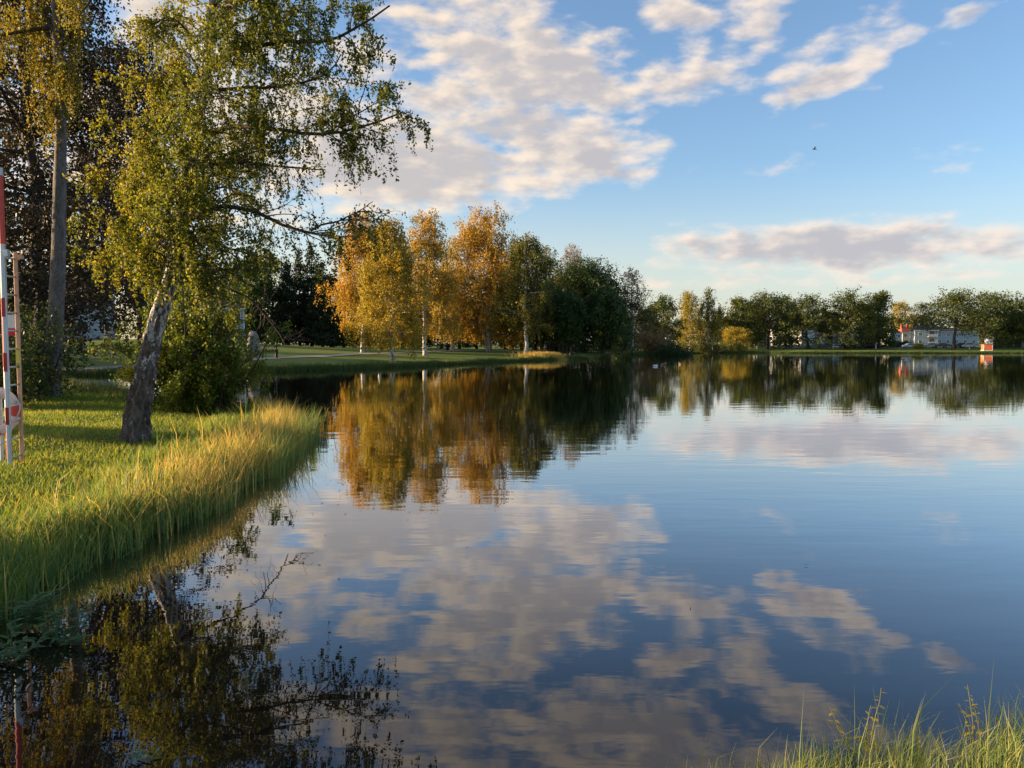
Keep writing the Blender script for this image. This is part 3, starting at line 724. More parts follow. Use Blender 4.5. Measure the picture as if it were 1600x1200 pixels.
# shrub by the water right of the leaning birch
def shrub(name, label, b, H, rad, mat, leaves, ls, n=30, cat='shrub', tint0=0., group=None, wild=.3):
    root = empty(name, b, label=label, cat=cat, group=group)
    st = grow(rg, np.column_stack([rg.normal(0, rad * .22, n), rg.normal(0, rad * .22, n), np.full(n, -.05)]), np.column_stack([rg.normal(0, .55, n), rg.normal(0, .55, n), np.ones(n)]), H * rg.uniform(.55, 1.0, n), 7, (0, 0, -.1), .10)
    c, i, d = on_lines(rg, st, n * 16, .06, 1.); ln = rad * rg.uniform(.25, .75, len(i)) * (1.1 - .4 * (c[:, 2] / H))
    dd = side_dirs(rg, d, .75); dd[:, 2] *= .4; s2 = grow(rg, c, dd, ln, 4, (0, 0, -.15), .18)
    c3, i3, d3 = on_lines(rg, s2, len(i) * 4, .2, 1.); s3 = grow(rg, c3, side_dirs(rg, d3, .6), rad * .16 * rg.uniform(.5, 1.5, len(c3)), 3, (0, 0, 0), .2)
    cl, il, _ = on_lines(rg, s3, leaves, 0, 1.); cl += rg.normal(0, ls * .8, cl.shape)
    sc_ = np.array([min(1.6, rad / np.percentile(np.hypot(cl[:, 0], cl[:, 1]), 93))] * 2 + [H / np.percentile(cl[:, 2], 99.5)])
    cl = cl * sc_; st = st * sc_; s2 = s2 * sc_; k_ = cl[:, 2] > .04; cl = cl[k_]; il = il[k_]; m = len(cl)
    v, qd = join_tubes([(st, (.012 * H * np.linspace(1, .25, 8))[None].repeat(n, 0), 5)])
    link('stem', np_mesh('stem', v, quads=qd, smooth=True), root, (bark_twig,))
    tv, tq = join_tubes([(s2, (.0035 * H * np.linspace(1, .4, 5))[None].repeat(len(s2), 0), 3)])
    lv, lq = leaf_arrays(rg, cl, ls, .2)
    tn = np.clip(.4 * rg.uniform(0, 1, len(s2))[i3[il[:m]]] + .6 * rg.uniform(0, 1, m) + tint0, 0, 1)
    V = np.concatenate([tv, lv]); Q = np.concatenate([tq, lq + len(tv)]); mi = np.concatenate([np.zeros(len(tq), int), np.ones(len(lq), int)])
    link('foliage', np_mesh('foliage', V, quads=Q, qmat=mi, tint=np.concatenate([np.zeros(len(tq)), tn])), root, (bark_twig, mat))
    return root
sb = at(316, 21.0); shrub('alder_bush', 'dense green bush at the water edge right of the leaning birch trunk', sb, 3.35, 1.42, leaf_shrub, 46000, .085, n=44)
sb = at(282, 20.5); shrub('alder_bush', 'smaller yellow-green bush close behind the leaning birch trunk', sb, 1.9, .6, leaf_shrub, 9000, .07, n=18, tint0=.12)
for px, Y, H, r, lab in ((34, 27, 2.2, .7, 'dark bush just right of the ladder, behind it on the near bank'), (8, 25, 3.4, 2.0, 'tall dark bush at the left picture edge behind the ladder'), (-60, 22, 3.2, 2.2, 'dark bush beyond the left picture edge')):
    shrub('hazel_bush', lab, at(px, Y), H, r, leaf_far, 9000, .11, n=20)

# golden birches across the bay
bk = dict(bark=bark_birch_white, env='birch', droop=-.35, weep=2.6, wfrac=.55, down=1.0, n2=8, n3=5, twigs=1)
T('birch_tree', 'leftmost of the golden birches across the bay, white trunk', 567, 0, 332, 92, leaf_autumn, ybase=551, cb=.24, leaves=30000, lsize=.24, n1=70, r0=.26, **bk)
T('birch_tree', 'golden birch nearest the water with yellow-green lower crown and a thin grey trunk', 615, 0, 343, 100, leaf_autumn_mix, ybase=565, cb=.18, leaves=34000, lsize=.21, n1=70, r0=.2, tint0=.22, **bk)
T('birch_tree', 'golden birch with short white trunk standing alone left of the biggest golden birch', 665, 0, 330, 98, leaf_autumn, ybase=556, cb=.20, leaves=32000, lsize=.23, n1=70, r0=.27, tint0=-.1, **bk)
T('birch_tree', 'biggest golden birch with several white stems, right of the other golden ones', 765, 0, 320, 142, leaf_autumn, ybase=550, cb=.13, leaves=64000, lsize=.31, n1=120, r0=.3, stems=4, **bk)
bk2 = dict(bk); bk2.update(wfrac=.4)
T('birch_tree', 'olive birch standing close to the right of the biggest golden birch', 822, 122, 366, 90, leaf_olive, cb=.2, leaves=24000, lsize=.30, n1=70, r0=.3, **bk2)
T('birch_tree', 'golden birch behind the gap between the alone golden birch and the biggest one', 708, 128, 372, 80, leaf_autumn_mix, cb=.16, leaves=12000, lsize=.24, n1=40, r0=.28, tint0=.2, **bk2)
T('birch_tree', 'golden birch set back between the two leftmost golden birches', 596, 122, 360, 84, leaf_autumn_mix, cb=.18, leaves=12000, lsize=.24, n1=40, r0=.28, tint0=.25, **bk2)
T('birch_tree', 'thin-leaved birch with pinkish bare top rising left behind the round dark oak', 890, 150, 380, 66, leaf_sparse, bark=bark_birch_white, cb=.2, env='birch', leaves=4200, lsize=.26, n1=60, n2=9, n3=4, r0=.3, weep=2, wfrac=.3, twigs=2)
T('birch_tree', 'thin-leaved birch with bare pinkish top at the right shoulder of the dark oak', 988, 150, 418, 66, leaf_sparse, bark=bark_birch_white, cb=.15, env='birch', leaves=4800, lsize=.28, n1=60, n2=9, n3=4, r0=.28, weep=2.4, wfrac=.4, twigs=2)
T('birch_tree', 'grey-green birch with thin top between the olive birch and the dark oak', 852, 145, 384, 60, leaf_olive, bark=bark_birch_white, cb=.15, env='birch', leaves=7000, lsize=.28, n1=40, r0=.28, weep=2, wfrac=.3)
# oak
T('oak_tree', 'broad round dark green oak with a stout trunk near the shore', 912, 0, 401, 152, leaf_oak, ybase=551, cb=.10, env='dome', n1=120, n2=10, n3=5, leaves=66000, lsize=.36, r0=.62, droop=-.15, up=(-.35, 1.2), clump=.7)
for px, Y, yt, w, lab in ((858, 137, 440, 60, 'dark tree left of the oak with a bare lower trunk'), (876, 141, 450, 60, 'dark tree behind the left side of the oak'), (884, 128, 455, 46, 'slim dark tree just left of the oak trunk'),
                      (893, 124, 462, 42, 'slim dark tree closest to the oak trunk on its left'), (943, 136, 445, 60, 'dark tree right of the oak trunk'), (955, 122, 458, 56, 'dark tree right of the oak with a pale lower trunk'),
                      (836, 132, 455, 60, 'dark leaning tree with a forked trunk right of the olive birch')):
    T('lime_tree', lab, px, Y, yt, w, leaf_oak, bark=bark_birch_tall if px == 955 else bark_dark, cb=.24, env='oval', n1=40, n2=7, n3=4, leaves=10000, lsize=.42, r0=.32, droop=-.1)
T('willow_bush', 'low leafy bush drooping to the grass right of the oak', 973, 118, 505, 34, leaf_oak, cb=.05, env='dome', n1=30, leaves=3500, lsize=.25, r0=.08, cat='bush')

# dark wood at the left behind the lawn
cw = [(352, 430, 140, 'c'), (376, 405, 138, 'd'), (402, 392, 134, 'd'), (428, 396, 142, 'd'), (452, 402, 137, 'c'), (470, 388, 146, 'c'), (488, 380, 140, 'c'), (505, 410, 135, 'c'), (520, 428, 143, 'd'), (538, 445, 150, 'c'), (555, 440, 156, 'd'),
      (300, 400, 150, 'd'), (325, 415, 146, 'd'), (578, 450, 158, 'c'), (600, 455, 160, 'd'), (630, 445, 158, 'd'), (655, 450, 162, 'c'), (690, 450, 160, 'd'), (718, 452, 164, 'd'), (745, 445, 166, 'c'), (790, 450, 165, 'd'), (815, 455, 168, 'd'), (845, 450, 172, 'd')]
for i, (px, yt, Y, kd) in enumerate(cw):
    seen = px < 545
    lab = ('dark conifer in the wood behind the left lawn' if kd == 'c' else 'dark broadleaf tree in the wood behind the left lawn') if seen else ('dark conifer in the wood behind the golden birches' if kd == 'c' else 'dark broadleaf tree in the wood behind the golden birches')
    if kd == 'c':
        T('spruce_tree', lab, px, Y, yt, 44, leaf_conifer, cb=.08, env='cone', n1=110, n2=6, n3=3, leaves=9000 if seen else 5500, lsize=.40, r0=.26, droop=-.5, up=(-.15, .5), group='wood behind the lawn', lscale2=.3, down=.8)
    else:
        T('forest_tree', lab, px, Y, yt, 62, leaf_oak if i % 3 else leaf_far, cb=.08, env='oval', n1=50, n2=7, n3=4, leaves=9000 if seen else 6000, lsize=.42, r0=.3, group='wood behind the lawn', droop=-.3, up=(-.1, 1))
# right half of the far shore
T('broadleaf_tree', 'mid-green tree between the oak and the yellow weeping birch', 1036, 178, 459, 54, leaf_far, cb=.1, leaves=8000, lsize=.38, r0=.3)
T('broadleaf_tree', 'dull green tree rising directly right behind the oak', 1008, 172, 478, 50, leaf_olive, cb=.1, leaves=7000, lsize=.38, r0=.3)
T('birch_tree', 'yellow-green weeping birch on the far shore, two rounded tops', 1076, 186, 454, 44, leaf_autumn_mix, bark=bark_birch_white, cb=.1, env='oval', leaves=12000, lsize=.30, n1=50, r0=.28, weep=4.5, wfrac=.75, down=1.2)
T('birch_tree', 'greener weeping birch next to the yellow one on the far shore', 1103, 188, 450, 40, leaf_olive, bark=bark_birch_white, cb=.1, env='column', leaves=11000, lsize=.30, n1=50, r0=.28, weep=4.5, wfrac=.75, down=1.2)
T('birch_tree', 'small olive birch behind the round orange bush', 1126, 212, 484, 34, leaf_olive, cb=.1, leaves=6000, lsize=.38, r0=.2)
T('maple_tree', 'round orange-leaved small tree on the point', 1148, 0, 509, 50, leaf_autumn_mix, ybase=548, cb=.22, env='dome', n1=50, leaves=6500, lsize=.28, r0=.16, tint0=.2)
shrub('willow_bush', 'low green bush under the round orange tree on the point', at(1140, 203), 2.8, 4.2, leaf_olive, 4200, .33)
shrub('willow_bush', 'green bush left of the orange tree, behind the white post', at(1108, 196), 2.6, 4.5, leaf_far, 3600, .35)
shrub('spreading_bush', 'wide dark spreading bush on the lawn right of the oak', at(1052, 158), 3.6, 4.4, leaf_oak, 7500, .3, n=40)
shrub('spreading_bush', 'orange-topped spreading bush on the lawn right of the oak', at(1022, 166), 5.0, 3.9, leaf_sparse, 6000, .3, n=40)
rt = [(1150, 462, 63, 214, leaf_far, 'dark tree with a rounded top right of the orange small tree'), (1172, 468, 56, 222, leaf_oak, 'dark tree in the row, second right of the orange small tree'),
      (1200, 454, 80, 214, leaf_far, 'broad dark tree with lit top at the left end of the far row'), (1226, 462, 53, 224, leaf_oak, 'dark tree behind the broad lit-topped one'),
      (1262, 458, 95, 212, leaf_far, 'wide dark tree in the middle of the far row'), (1322, 449, 85, 210, leaf_far, 'open airy oak in the far row with sky showing through'),
      (1371, 453, 56, 212, leaf_far, 'narrower oak left of the houses'), (1346, 470, 48, 228, leaf_olive, 'olive tree behind the gap left of the narrower oak')]
for px, yt, w, Y, m, lab in rt:
    T('oak_tree', lab, px, Y, yt, w, m, cb=.13, env='dome', n1=46, n2=8, n3=4, leaves=8200, lsize=.46, r0=.42, droop=-.05, up=(-.1, 1.2), tint0=.08, clump=.4)
T('oak_tree', 'open-crowned oak with a bare dark trunk in front of the pale houses', 1488, 205, 449, 104, leaf_far, cb=.42, droop=.1, env='dome', n1=46, n2=8, n3=4, leaves=8000, lsize=.44, r0=.5, up=(-.1, 1.2), tint0=.05, clump=.5)
T('oak_tree', 'dark oak right of the one in front of the houses', 1552, 214, 451, 92, leaf_far, cb=.34, droop=.0, env='dome', n1=46, n2=8, n3=4, leaves=8600, lsize=.46, r0=.45, up=(-.1, 1.2), clump=.5)
T('maple_tree', 'bright green full-crowned tree at the right picture edge', 1606, 210, 458, 104, leaf_green, cb=.2, env='dome', n1=56, n2=9, n3=4, leaves=22000, lsize=.42, r0=.4, up=(-.1, 1.1), tint0=.12)
T('oak_tree', 'green oak just outside the right picture edge', 1700, 205, 452, 100, leaf_far, cb=.15, env='dome', n1=46, leaves=8000, lsize=.42, r0=.45)
T('birch_tree', 'golden tree behind the houses, left one of the pair', 1408, 350, 470, 44, leaf_autumn_mix, cb=.1, leaves=6500, lsize=.48, r0=.3, tint0=.12)
T('birch_tree', 'olive tree behind the houses, right one of the pair', 1436, 352, 472, 46, leaf_olive, cb=.1, leaves=6500, lsize=.48, r0=.3)
T('fir_tree', 'dense dark conical yew standing in the far row left of the houses', 1331, 203, 497, 34, leaf_conifer, cb=.02, env='cone', n1=100, n2=6, n3=3, leaves=6000, lsize=.36, r0=.2, lscale2=.4)

for px, Y, yt, w, lab in ((1366, 276, 478, 40, 'olive tree behind the far row just left of the pale apartment house'), (1345, 280, 482, 50, 'olive tree behind the far row, left of the houses'), (1298, 284, 484, 56, 'olive tree behind the airy oak'),
                      (1175, 286, 486, 60, 'olive tree behind the left end of the far row'), (1240, 288, 488, 60, 'olive tree behind the wide dark tree'), (1525, 290, 480, 60, 'olive tree behind the long blue-grey house'), (1580, 290, 484, 60, 'olive tree behind the garages')):
    T('broadleaf_tree', lab, px, Y, yt, w, leaf_olive, cb=.1, leaves=5500, lsize=.6, r0=.3)
# distant wood closing the horizon
def far_wood():
    rng = np.random.default_rng(5); n = 60000
    Yd = rng.uniform(345, 420, n); px = rng.uniform(-350, 2100, n); x = (px - 800) / F * Yd
    prof = 14.5 + 2.6 * np.sin(x * .05) + 2 * np.sin(x * .13 + 1) + 1.4 * np.sin(x * .31 + 2) + rng.normal(0, .5, n)
    z = 1.8 + rng.uniform(0, 1, n) ** .8 * prof
    v, qd = leaf_arrays(rng, np.stack([x, Yd, z], 1), 1.25, .1)
    tn = np.clip(.5 + .35 * np.sin(x * .21) + rng.normal(0, .18, n), 0, 1)
    link('distant_wood', np_mesh('distant_wood', v, quads=qd, tint=tn), mats=(leaf_far,), kind='stuff', label='distant wood closing the horizon behind the far shore', cat='wood')
far_wood()

# trees along the west side, out of the picture: they cast the evening shade on lawn and bank
wt = [(-30, 7.2, 4.6, 2.3), (-47, 31, 10, 4.5), (-34, 16.9, 5.5, .8), (-62, 70, 12, 6), (-75, 82, 13, 7), (-70, 96, 11.5, 6), (-95, 136, 13, 7), (-60, 60, 10, 5),
      (-105, 90, 13, 7)]
for i, (x, y, H, r) in enumerate(wt):
    tree(rg, 'park_tree', 'broad park tree standing west of the bay outside the picture', (x, y, float(hgt(x, y))), H, r, leaf_far, bark_dark, cb=.1, env='dome', n1=40, n2=7, n3=4, leaves=7000, lsize=.42, r0=.3, group='park trees west of the bay', up=(-.1, 1))

# ------------------------------------------------------------------ grass, reeds
def blades(rng, base, h, w, lean=.35, mat_t=0., seg=2, wind=(.15, 0)):
    n = len(base); a = rng.uniform(0, 2 * np.pi, n); side = np.stack([np.cos(a), np.sin(a), 0 * a], 1) * (w * rng.uniform(.6, 1.3, n))[:, None] * .5
    b = rng.normal(0, lean, (n, 2)) + np.array(wind); tip = np.column_stack([b, np.ones(n)]) ; tip = nrm(tip) * h[:, None]
    mid = np.column_stack([b * .28, np.ones(n)]); mid = nrm(mid) * h[:, None] * .55
    if seg == 1:
        v = np.stack([base - side, base + side, base + tip], 1).reshape(-1, 3); t = np.arange(n * 3).reshape(n, 3)
        return v, None, t
    v = np.stack([base - side, base + side, base + mid + side * .8, base + mid - side * .8, base + tip], 1).reshape(-1, 3)
    o = np.arange(n)[:, None] * 5
    return v, o + np.array([[0, 1, 2, 3]]), o + np.array([[3, 2, 4]])
def scatter(rng, n, x0, x1, y0, y1, f):
    x = rng.uniform(x0, x1, n * 3); y = rng.uniform(y0, y1, n * 3); s = shore_sd(x, y); k = f(x, y, s); 
    k = rng.uniform(0, 1, len(x)) < k; x, y, s = x[k][:n], y[k][:n], s[k][:n]
    return x, y, s
def vis(x, y): return (x > -.70 * y - 1.0) & (x < .70 * y + 1)
def patch(x, y, a=1.3, b=.9): return .5 + .25 * np.sin(x * a + 1) * np.sin(y * b + .4) + .25 * np.sin(x * a * 2.3 + y * 1.7) * np.sin(y * b * 2.1 - x)
rn = np.random.default_rng(31)
# mown bank
x, y, s = scatter(rn, 150000, -20, -3, 5, 31, lambda x, y, s: (s > .1) * vis(x, y) * np.clip((9.5 / y) ** 1.5, .06, 1))
z = hgt(x, y); pt = patch(x, y); hh = (.035 + .05 * pt + .10 * np.clip((2.6 - s) / 2, 0, 1) * pt) * rn.uniform(.6, 1.4, len(x)) * (1 + .02 * y)
v, qd, t = blades(rn, np.stack([x, y, z - .005], 1), hh, .010 + .0007 * y, lean=.55, seg=1)
link('bank_grass', np_mesh('bank_grass', v, tris=t, tint=np.clip(.25 + .5 * pt + rn.normal(0, .18, len(x)), 0, 1)), mats=(grass_blade,), kind='stuff', label='short green grass on the near bank', cat='grass')
# longer unmown grass behind the reeds
x, y, s = scatter(rn, 52000, -12, -3, 4.8, 24, lambda x, y, s: (s > .0) * (s < np.interp(y, [6, 9, 12], [.55, 1.05, 2.0])) * vis(x, y) * np.clip(1.25 - s / 2.4, 0, 1) * np.clip((9 / y) ** 1.2, .1, 1))
z = hgt(x, y); pt = patch(x, y, 2.1, 1.4); hh = (.16 + .28 * pt * np.clip(1.3 - s / 2.4, 0, 1)) * rn.uniform(.6, 1.3, len(x))
v, qd, t = blades(rn, np.stack([x, y, z - .01], 1), hh, .007 + .0005 * y, lean=.38)
tn = np.clip(.32 + .40 * pt + rn.normal(0, .18, len(x)), 0, 1)
link('long_grass', np_mesh('long_grass', v, quads=qd, tris=t, tint=np.concatenate([tn, tn])), mats=(grass_long,), kind='stuff', label='long unmown grass behind the reeds of the near bank', cat='grass')
# reed fringe standing in the shallow edge
x, y, s = scatter(rn, 62000, -14, -3, 4.6, 25, lambda x, y, s: (s > -.22 + .12 * np.sin(y * 2.3)) * (s < .75) * vis(x, y) * np.clip((11 / y), .2, 1) * np.clip(1.1 - np.abs(s - .05) * .9, 0, 1) * np.clip(patch(x, y, 3.1, 2.7) * 1.9, .25, 1))
keep = ~((y > 19.5) & (x < -7.5)); x, y, s = x[keep], y[keep], s[keep]
z = np.maximum(hgt(x, y), -.12); pt = patch(x, y, 1.7, 1.1)
dst = np.clip((y - 6.5) / 4, 0, 1)
hh = (.22 + .22 * dst + .24 * pt) * rn.uniform(.5, 1.3, len(x))
v, qd, t = blades(rn, np.stack([x, y, z], 1), hh, .0065 + .00035 * y, lean=.24, wind=(.04, .0))
tn = np.clip(.16 + .34 * dst * (.4 + .8 * pt) + rn.normal(0, .15, len(x)), 0, 1); tt = np.clip(tn + .14 + .30 * dst, 0, 1)
link('reeds', np_mesh('reeds', v, quads=qd, tris=t, tint=np.concatenate([tn, tt])), mats=(reed_mat,), kind='stuff', label='tall golden and green reeds along the near bank', cat='reeds')
# coarser, partly dead stalks mixed into the fringe
x, y, s = scatter(rn, 2600, -14, -3, 4.8, 24, lambda x, y, s: (s > -.35) * (s < 1.2) * vis(x, y) * np.clip(9 / y, .25, 1))
v, qd, t = blades(rn, np.stack([x, y, np.maximum(hgt(x, y), -.1)], 1), rn.uniform(.35, 1.0, len(x)) * np.clip(y / 11, .6, 1), .013, lean=.42, wind=(.05, 0)); tn = np.where(rn.uniform(0, 1, len(x)) < .5, rn.uniform(.8, 1, len(x)), rn.uniform(.1, .4, len(x)))
link('reed_stalks', np_mesh('reed_stalks', v, quads=qd, tris=t, tint=np.concatenate([tn, tn])), mats=(reed_mat,), kind='stuff', label='coarse bent and dead stalks among the reeds of the near bank', cat='reeds')
# tall thin rushes further out at the tip of the bank
x = rn.normal(-4.45, .2, 900); y = rn.uniform(12.5, 18.8, 900); x = x - (y - 15) * .12; s = shore_sd(x, y)
v, qd, t = blades(rn, np.stack([x, y, np.full(900, -.1)], 1), rn.uniform(.45, 1.0, 900), .011, lean=.16, wind=(.22, 0)); tn = rn.uniform(.1, .7, 900)
link('rushes', np_mesh('rushes', v, quads=qd, tris=t, tint=np.concatenate([tn, tn])), mats=(reed_mat,), kind='stuff', label='thin dark rushes standing in the water at the tip of the bank', cat='rushes')
rng = np.random.default_rng(61); n = 620; x = np.concatenate([rng.normal(-8.2, 2.0, n), rng.normal(-13.5, 3, n // 2)]); y = np.concatenate([rng.normal(14.4, 2.2, n), rng.normal(22, 3, n // 2)])
k = shore_sd(x, y) > .3; x, y = x[k], y[k]; v, qd = leaf_arrays(rng, np.stack([x, y, hgt(x, y) + .035], 1), .05, 0, .7, .5)
link('fallen_leaves', np_mesh('fallen_leaves', v, quads=qd, tint=rng.uniform(.2, 1, len(x))), mats=(leaf_birch_gold,), kind='stuff', label='fallen yellow leaves in the grass under the birches', cat='leaves')
n = 420; x = -4.0 + rng.exponential(.8, n); y = rng.uniform(5, 19, n); x = x - np.clip(y - 12, 0, 9) * .12; k = shore_sd(x, y) < -.1; x, y = x[k], y[k]
v, qd = leaf_arrays(rng, np.stack([x, y, np.full(len(x), .006)], 1), .045, 0, .75, 1.); v[:, 2] = .006
link('floating_leaves', np_mesh('floating_leaves', v, quads=qd, tint=rng.uniform(.0, .8, len(x))), mats=(leaf_birch_gold,), kind='stuff', label='fallen birch leaves floating on the water near the bank', cat='leaves')
# sedge fringe round the bay
def fringe(name, n, k0, k1, hmin, hmax, width, label, seed, w=.06, mat=sedge_mat, bias=.3):
    rng = np.random.default_rng(seed); A = SH[k0:k1]; seg = np.linalg.norm(np.diff(A, axis=0), axis=1); cum = np.r_[0, np.cumsum(seg)]
    u = rng.uniform(0, cum[-1], n); x = np.interp(u, cum, A[:, 0]); y = np.interp(u, cum, A[:, 1])
    x += rng.normal(0, width, n); y += rng.normal(0, width, n); s = shore_sd(x, y); k = (s > -.35) & (s < 1.6); x, y, s = x[k], y[k], s[k]
    pt = patch(x, y, .5, .37); hh = rng.uniform(hmin, hmax, len(x)) * (.6 + .7 * pt)
    v, qd, t = blades(rng, np.stack([x, y, np.maximum(hgt(x, y), -.1)], 1), hh, w, lean=.25, seg=1)
    link(name, np_mesh(name, v, tris=t, tint=np.clip(bias + .4 * pt + rng.normal(0, .15, len(x)), 0, 1)), mats=(mat,), kind='stuff', label=label, cat='sedge')
iA = int(np.argmin(np.hypot(SH[:, 0] + 45, SH[:, 1] - 53))); iB = int(np.argmin(np.hypot(SH[:, 0] - 15, SH[:, 1] - 122))); iC = int(np.argmin(np.hypot(SH[:, 0] - 160, SH[:, 1] - 183)))
i0 = int(np.argmin(np.hypot(SH[:, 0] + 9.5, SH[:, 1] - 23.4))); i1 = int(np.argmin(np.hypot(SH[:, 0] + 28.4, SH[:, 1] - 42)))
fringe('shore_sedge', 36000, iA, iB, .25, .6, .4, 'green sedge fringe along the lawn across the bay', 41, .05)
fringe('shore_sedge', 30000, iB, iC, .25, .6, .5, 'thin sedge fringe along the far shore', 42, .09, bias=.15)
fringe('shore_sedge', 9000, i0, i1, .3, .7, .5, 'pale grass on the near side of the inlet behind the birches', 43, .03, bias=.4)
# golden clump on the shore near the bins
rng = np.random.default_rng(44); c = ground_at(850, 559); n = 2600; x = c[0] + rng.normal(0, 1.6, n); y = c[1] + rng.normal(0, .8, n)
v, qd, t = blades(rng, np.stack([x, y, hgt(x, y)], 1), rng.uniform(.5, 1.1, n), .07, lean=.3, seg=1)
link('golden_reeds', np_mesh('golden_reeds', v, tris=t, tint=rng.uniform(.7, 1, n)), mats=(reed_mat,), kind='stuff', label='clump of golden reeds at the shore below the two bins', cat='reeds')
# foreground grass at the camera's feet
rng = np.random.default_rng(51)
x = np.concatenate([rng.uniform(.2, 4.2, 30000), rng.normal(1.25, .05, 30), rng.normal(1.6, .06, 40), rng.uniform(-2.6, 1.4, 130)]); y = np.concatenate([rng.uniform(3.1, 4.5, 30000), rng.normal(3.85, .05, 30), rng.normal(3.85, .05, 40), rng.uniform(3.4, 3.8, 130)])
s = shore_sd(x, y); k = (s > -.3) & (rng.uniform(0, 1, len(x)) < np.where(np.arange(len(x)) < 30000, np.clip((x - .2) / 4.2, 0.03, .34) * np.clip(2.2 * patch(x, y, 5.3, 4.1) - .35, .12, 1.2), 1)); x, y = x[k], y[k]
hh = rng.uniform(.12, .44, len(x)) * np.clip(.62 + (x - 1) * .08, .5, .74)
hh *= np.clip(.55 + .75 * patch(x, y, 5.3, 4.1) + .15 * (x - 1.2), .5, 1.3); tall = rng.uniform(0, 1, len(x)) < .06; hh[tall] *= 1.6
v, qd, t = blades(rng, np.stack([x, y, np.maximum(hgt(x, y), -.05)], 1), hh, .0045, lean=.30); tn = rng.uniform(.15, .85, len(x))
link('foreground_grass', np_mesh('foreground_grass', v, quads=qd, tris=t, tint=np.concatenate([tn, tn])), mats=(grass_dry,), kind='stuff', label='sunlit grass at the bottom right edge of the picture', cat='grass')

# leafy weeds
def weed(label, b, H, nst, mat, lf, seed, spread=.35, per=22, droop=-.2, whorl=True, group=None):
    rng = np.random.default_rng(seed); root = empty('leafy_weed', b, label=label, cat='plant', group=group)
    d = np.column_stack([rng.normal(0, spread, nst), rng.normal(0, spread, nst), np.ones(nst)])
    st = grow(rng, rng.normal(0, .03, (nst, 3)) * np.array([1, 1, 0]), d, H * rng.uniform(.6, 1, nst), 6, (0, 0, droop), .08)
    for i in range(nst):
        v, qd = tube_arrays(st[i:i + 1], np.linspace(.004, .0015, 7)[None], 5); link('stem', np_mesh('stem', v, quads=qd, smooth=True), root, (stem_mat,))
    V, Q, o, tn = [], [], 0, []
    for i in range(nst):
        for j in range(per):
            t = .25 + .75 * j / per; k = min(int(t * 6), 5); p = st[i, k] + (st[i, k + 1] - st[i, k]) * (t * 6 - k)
            a = j * 2.4 + rng.normal(0, .3); e = rng.uniform(-.1, .6); u = np.array([math.cos(a) * math.cos(e), math.sin(a) * math.cos(e), math.sin(e)]); L = lf * rng.uniform(.6, 1.2) * (1.2 - .5 * t)
            w = nrm(np.cross(u, (0, 0, 1))) * L * .16; sag = np.array([0, 0, -L * .18])
            q = np.array([p, p + u * L * .35 + w, p + u * L * .7 + w * .8 + sag * .5, p + u * L + sag, p + u * L * .7 - w * .8 + sag * .5, p + u * L * .35 - w])
            V.append(q); Q += [(o, o + 1, o + 4 + 1, o), (o + 1, o + 2, o + 4, o + 5), (o + 2, o + 3, o + 4, o + 2)]; o += 6; tn += [rng.uniform(0, 1)] * 3
    tris = np.array([(a, b2, c) for a, b2, c, d2 in Q if a == d2]); quads = np.array([qq for qq in Q if qq[0] != qq[3]])
    tq = [t for t, qq in zip(tn, Q) if qq[0] != qq[3]]; tt = [t for t, qq in zip(tn, Q) if qq[0] == qq[3]]
    link('foliage', np_mesh('foliage', np.concatenate(V), quads=quads, tris=tris, tint=np.array(tq + tt)), root, (mat,))
def wz(px, py, z):
    d = pix_dir(px, py); t = (z - CAM_H) / d.z; return (d.x * t, d.y * t, z)
weed('leafy green weed spreading over the water below the reeds at the left edge', wz(45, 985, -.02), .42, 9, leaf_weed, .12, 1, spread=.7)
weed('leafy green weed in the water left of the big dark reflection', wz(100, 1010, -.02), .34, 5, leaf_weed, .10, 2, spread=.7)
weed('leafy green weed hanging at the left picture edge above the pole reflection', wz(15, 1040, -.02), .36, 5, leaf_weed, .11, 3, spread=.7)
weed('small round-leaved sprout in the water at the bottom left', wz(225, 1195, -.02), .13, 3, leaf_weed, .06, 4, per=7)
weed('tiny green sprout in the water below the reeds', wz(212, 892, -.02), .07, 2, leaf_weed, .07, 5, per=5)
weed('yellow-leaved sprig rising out of the foreground grass', (1.82, 3.85, .0), .47, 3, leaf_yellow, .06, 6, spread=.12, per=14)
weed('yellow-leaved sprig at the lower right corner of the grass', (2.42, 3.9, .02), .43, 3, leaf_yellow, .05, 7, spread=.12, per=12)
weed('small yellowing sprig at the bottom edge left of the grass', (1.36, 3.62, .05), .2, 2, leaf_yellow, .04, 8, spread=.15, per=9)
weed('small reddish sprig at the bottom edge, near the first grass tuft', (1.02, 3.6, .02), .2, 2, leaf_sparse, .035, 9, spread=.2, per=8)

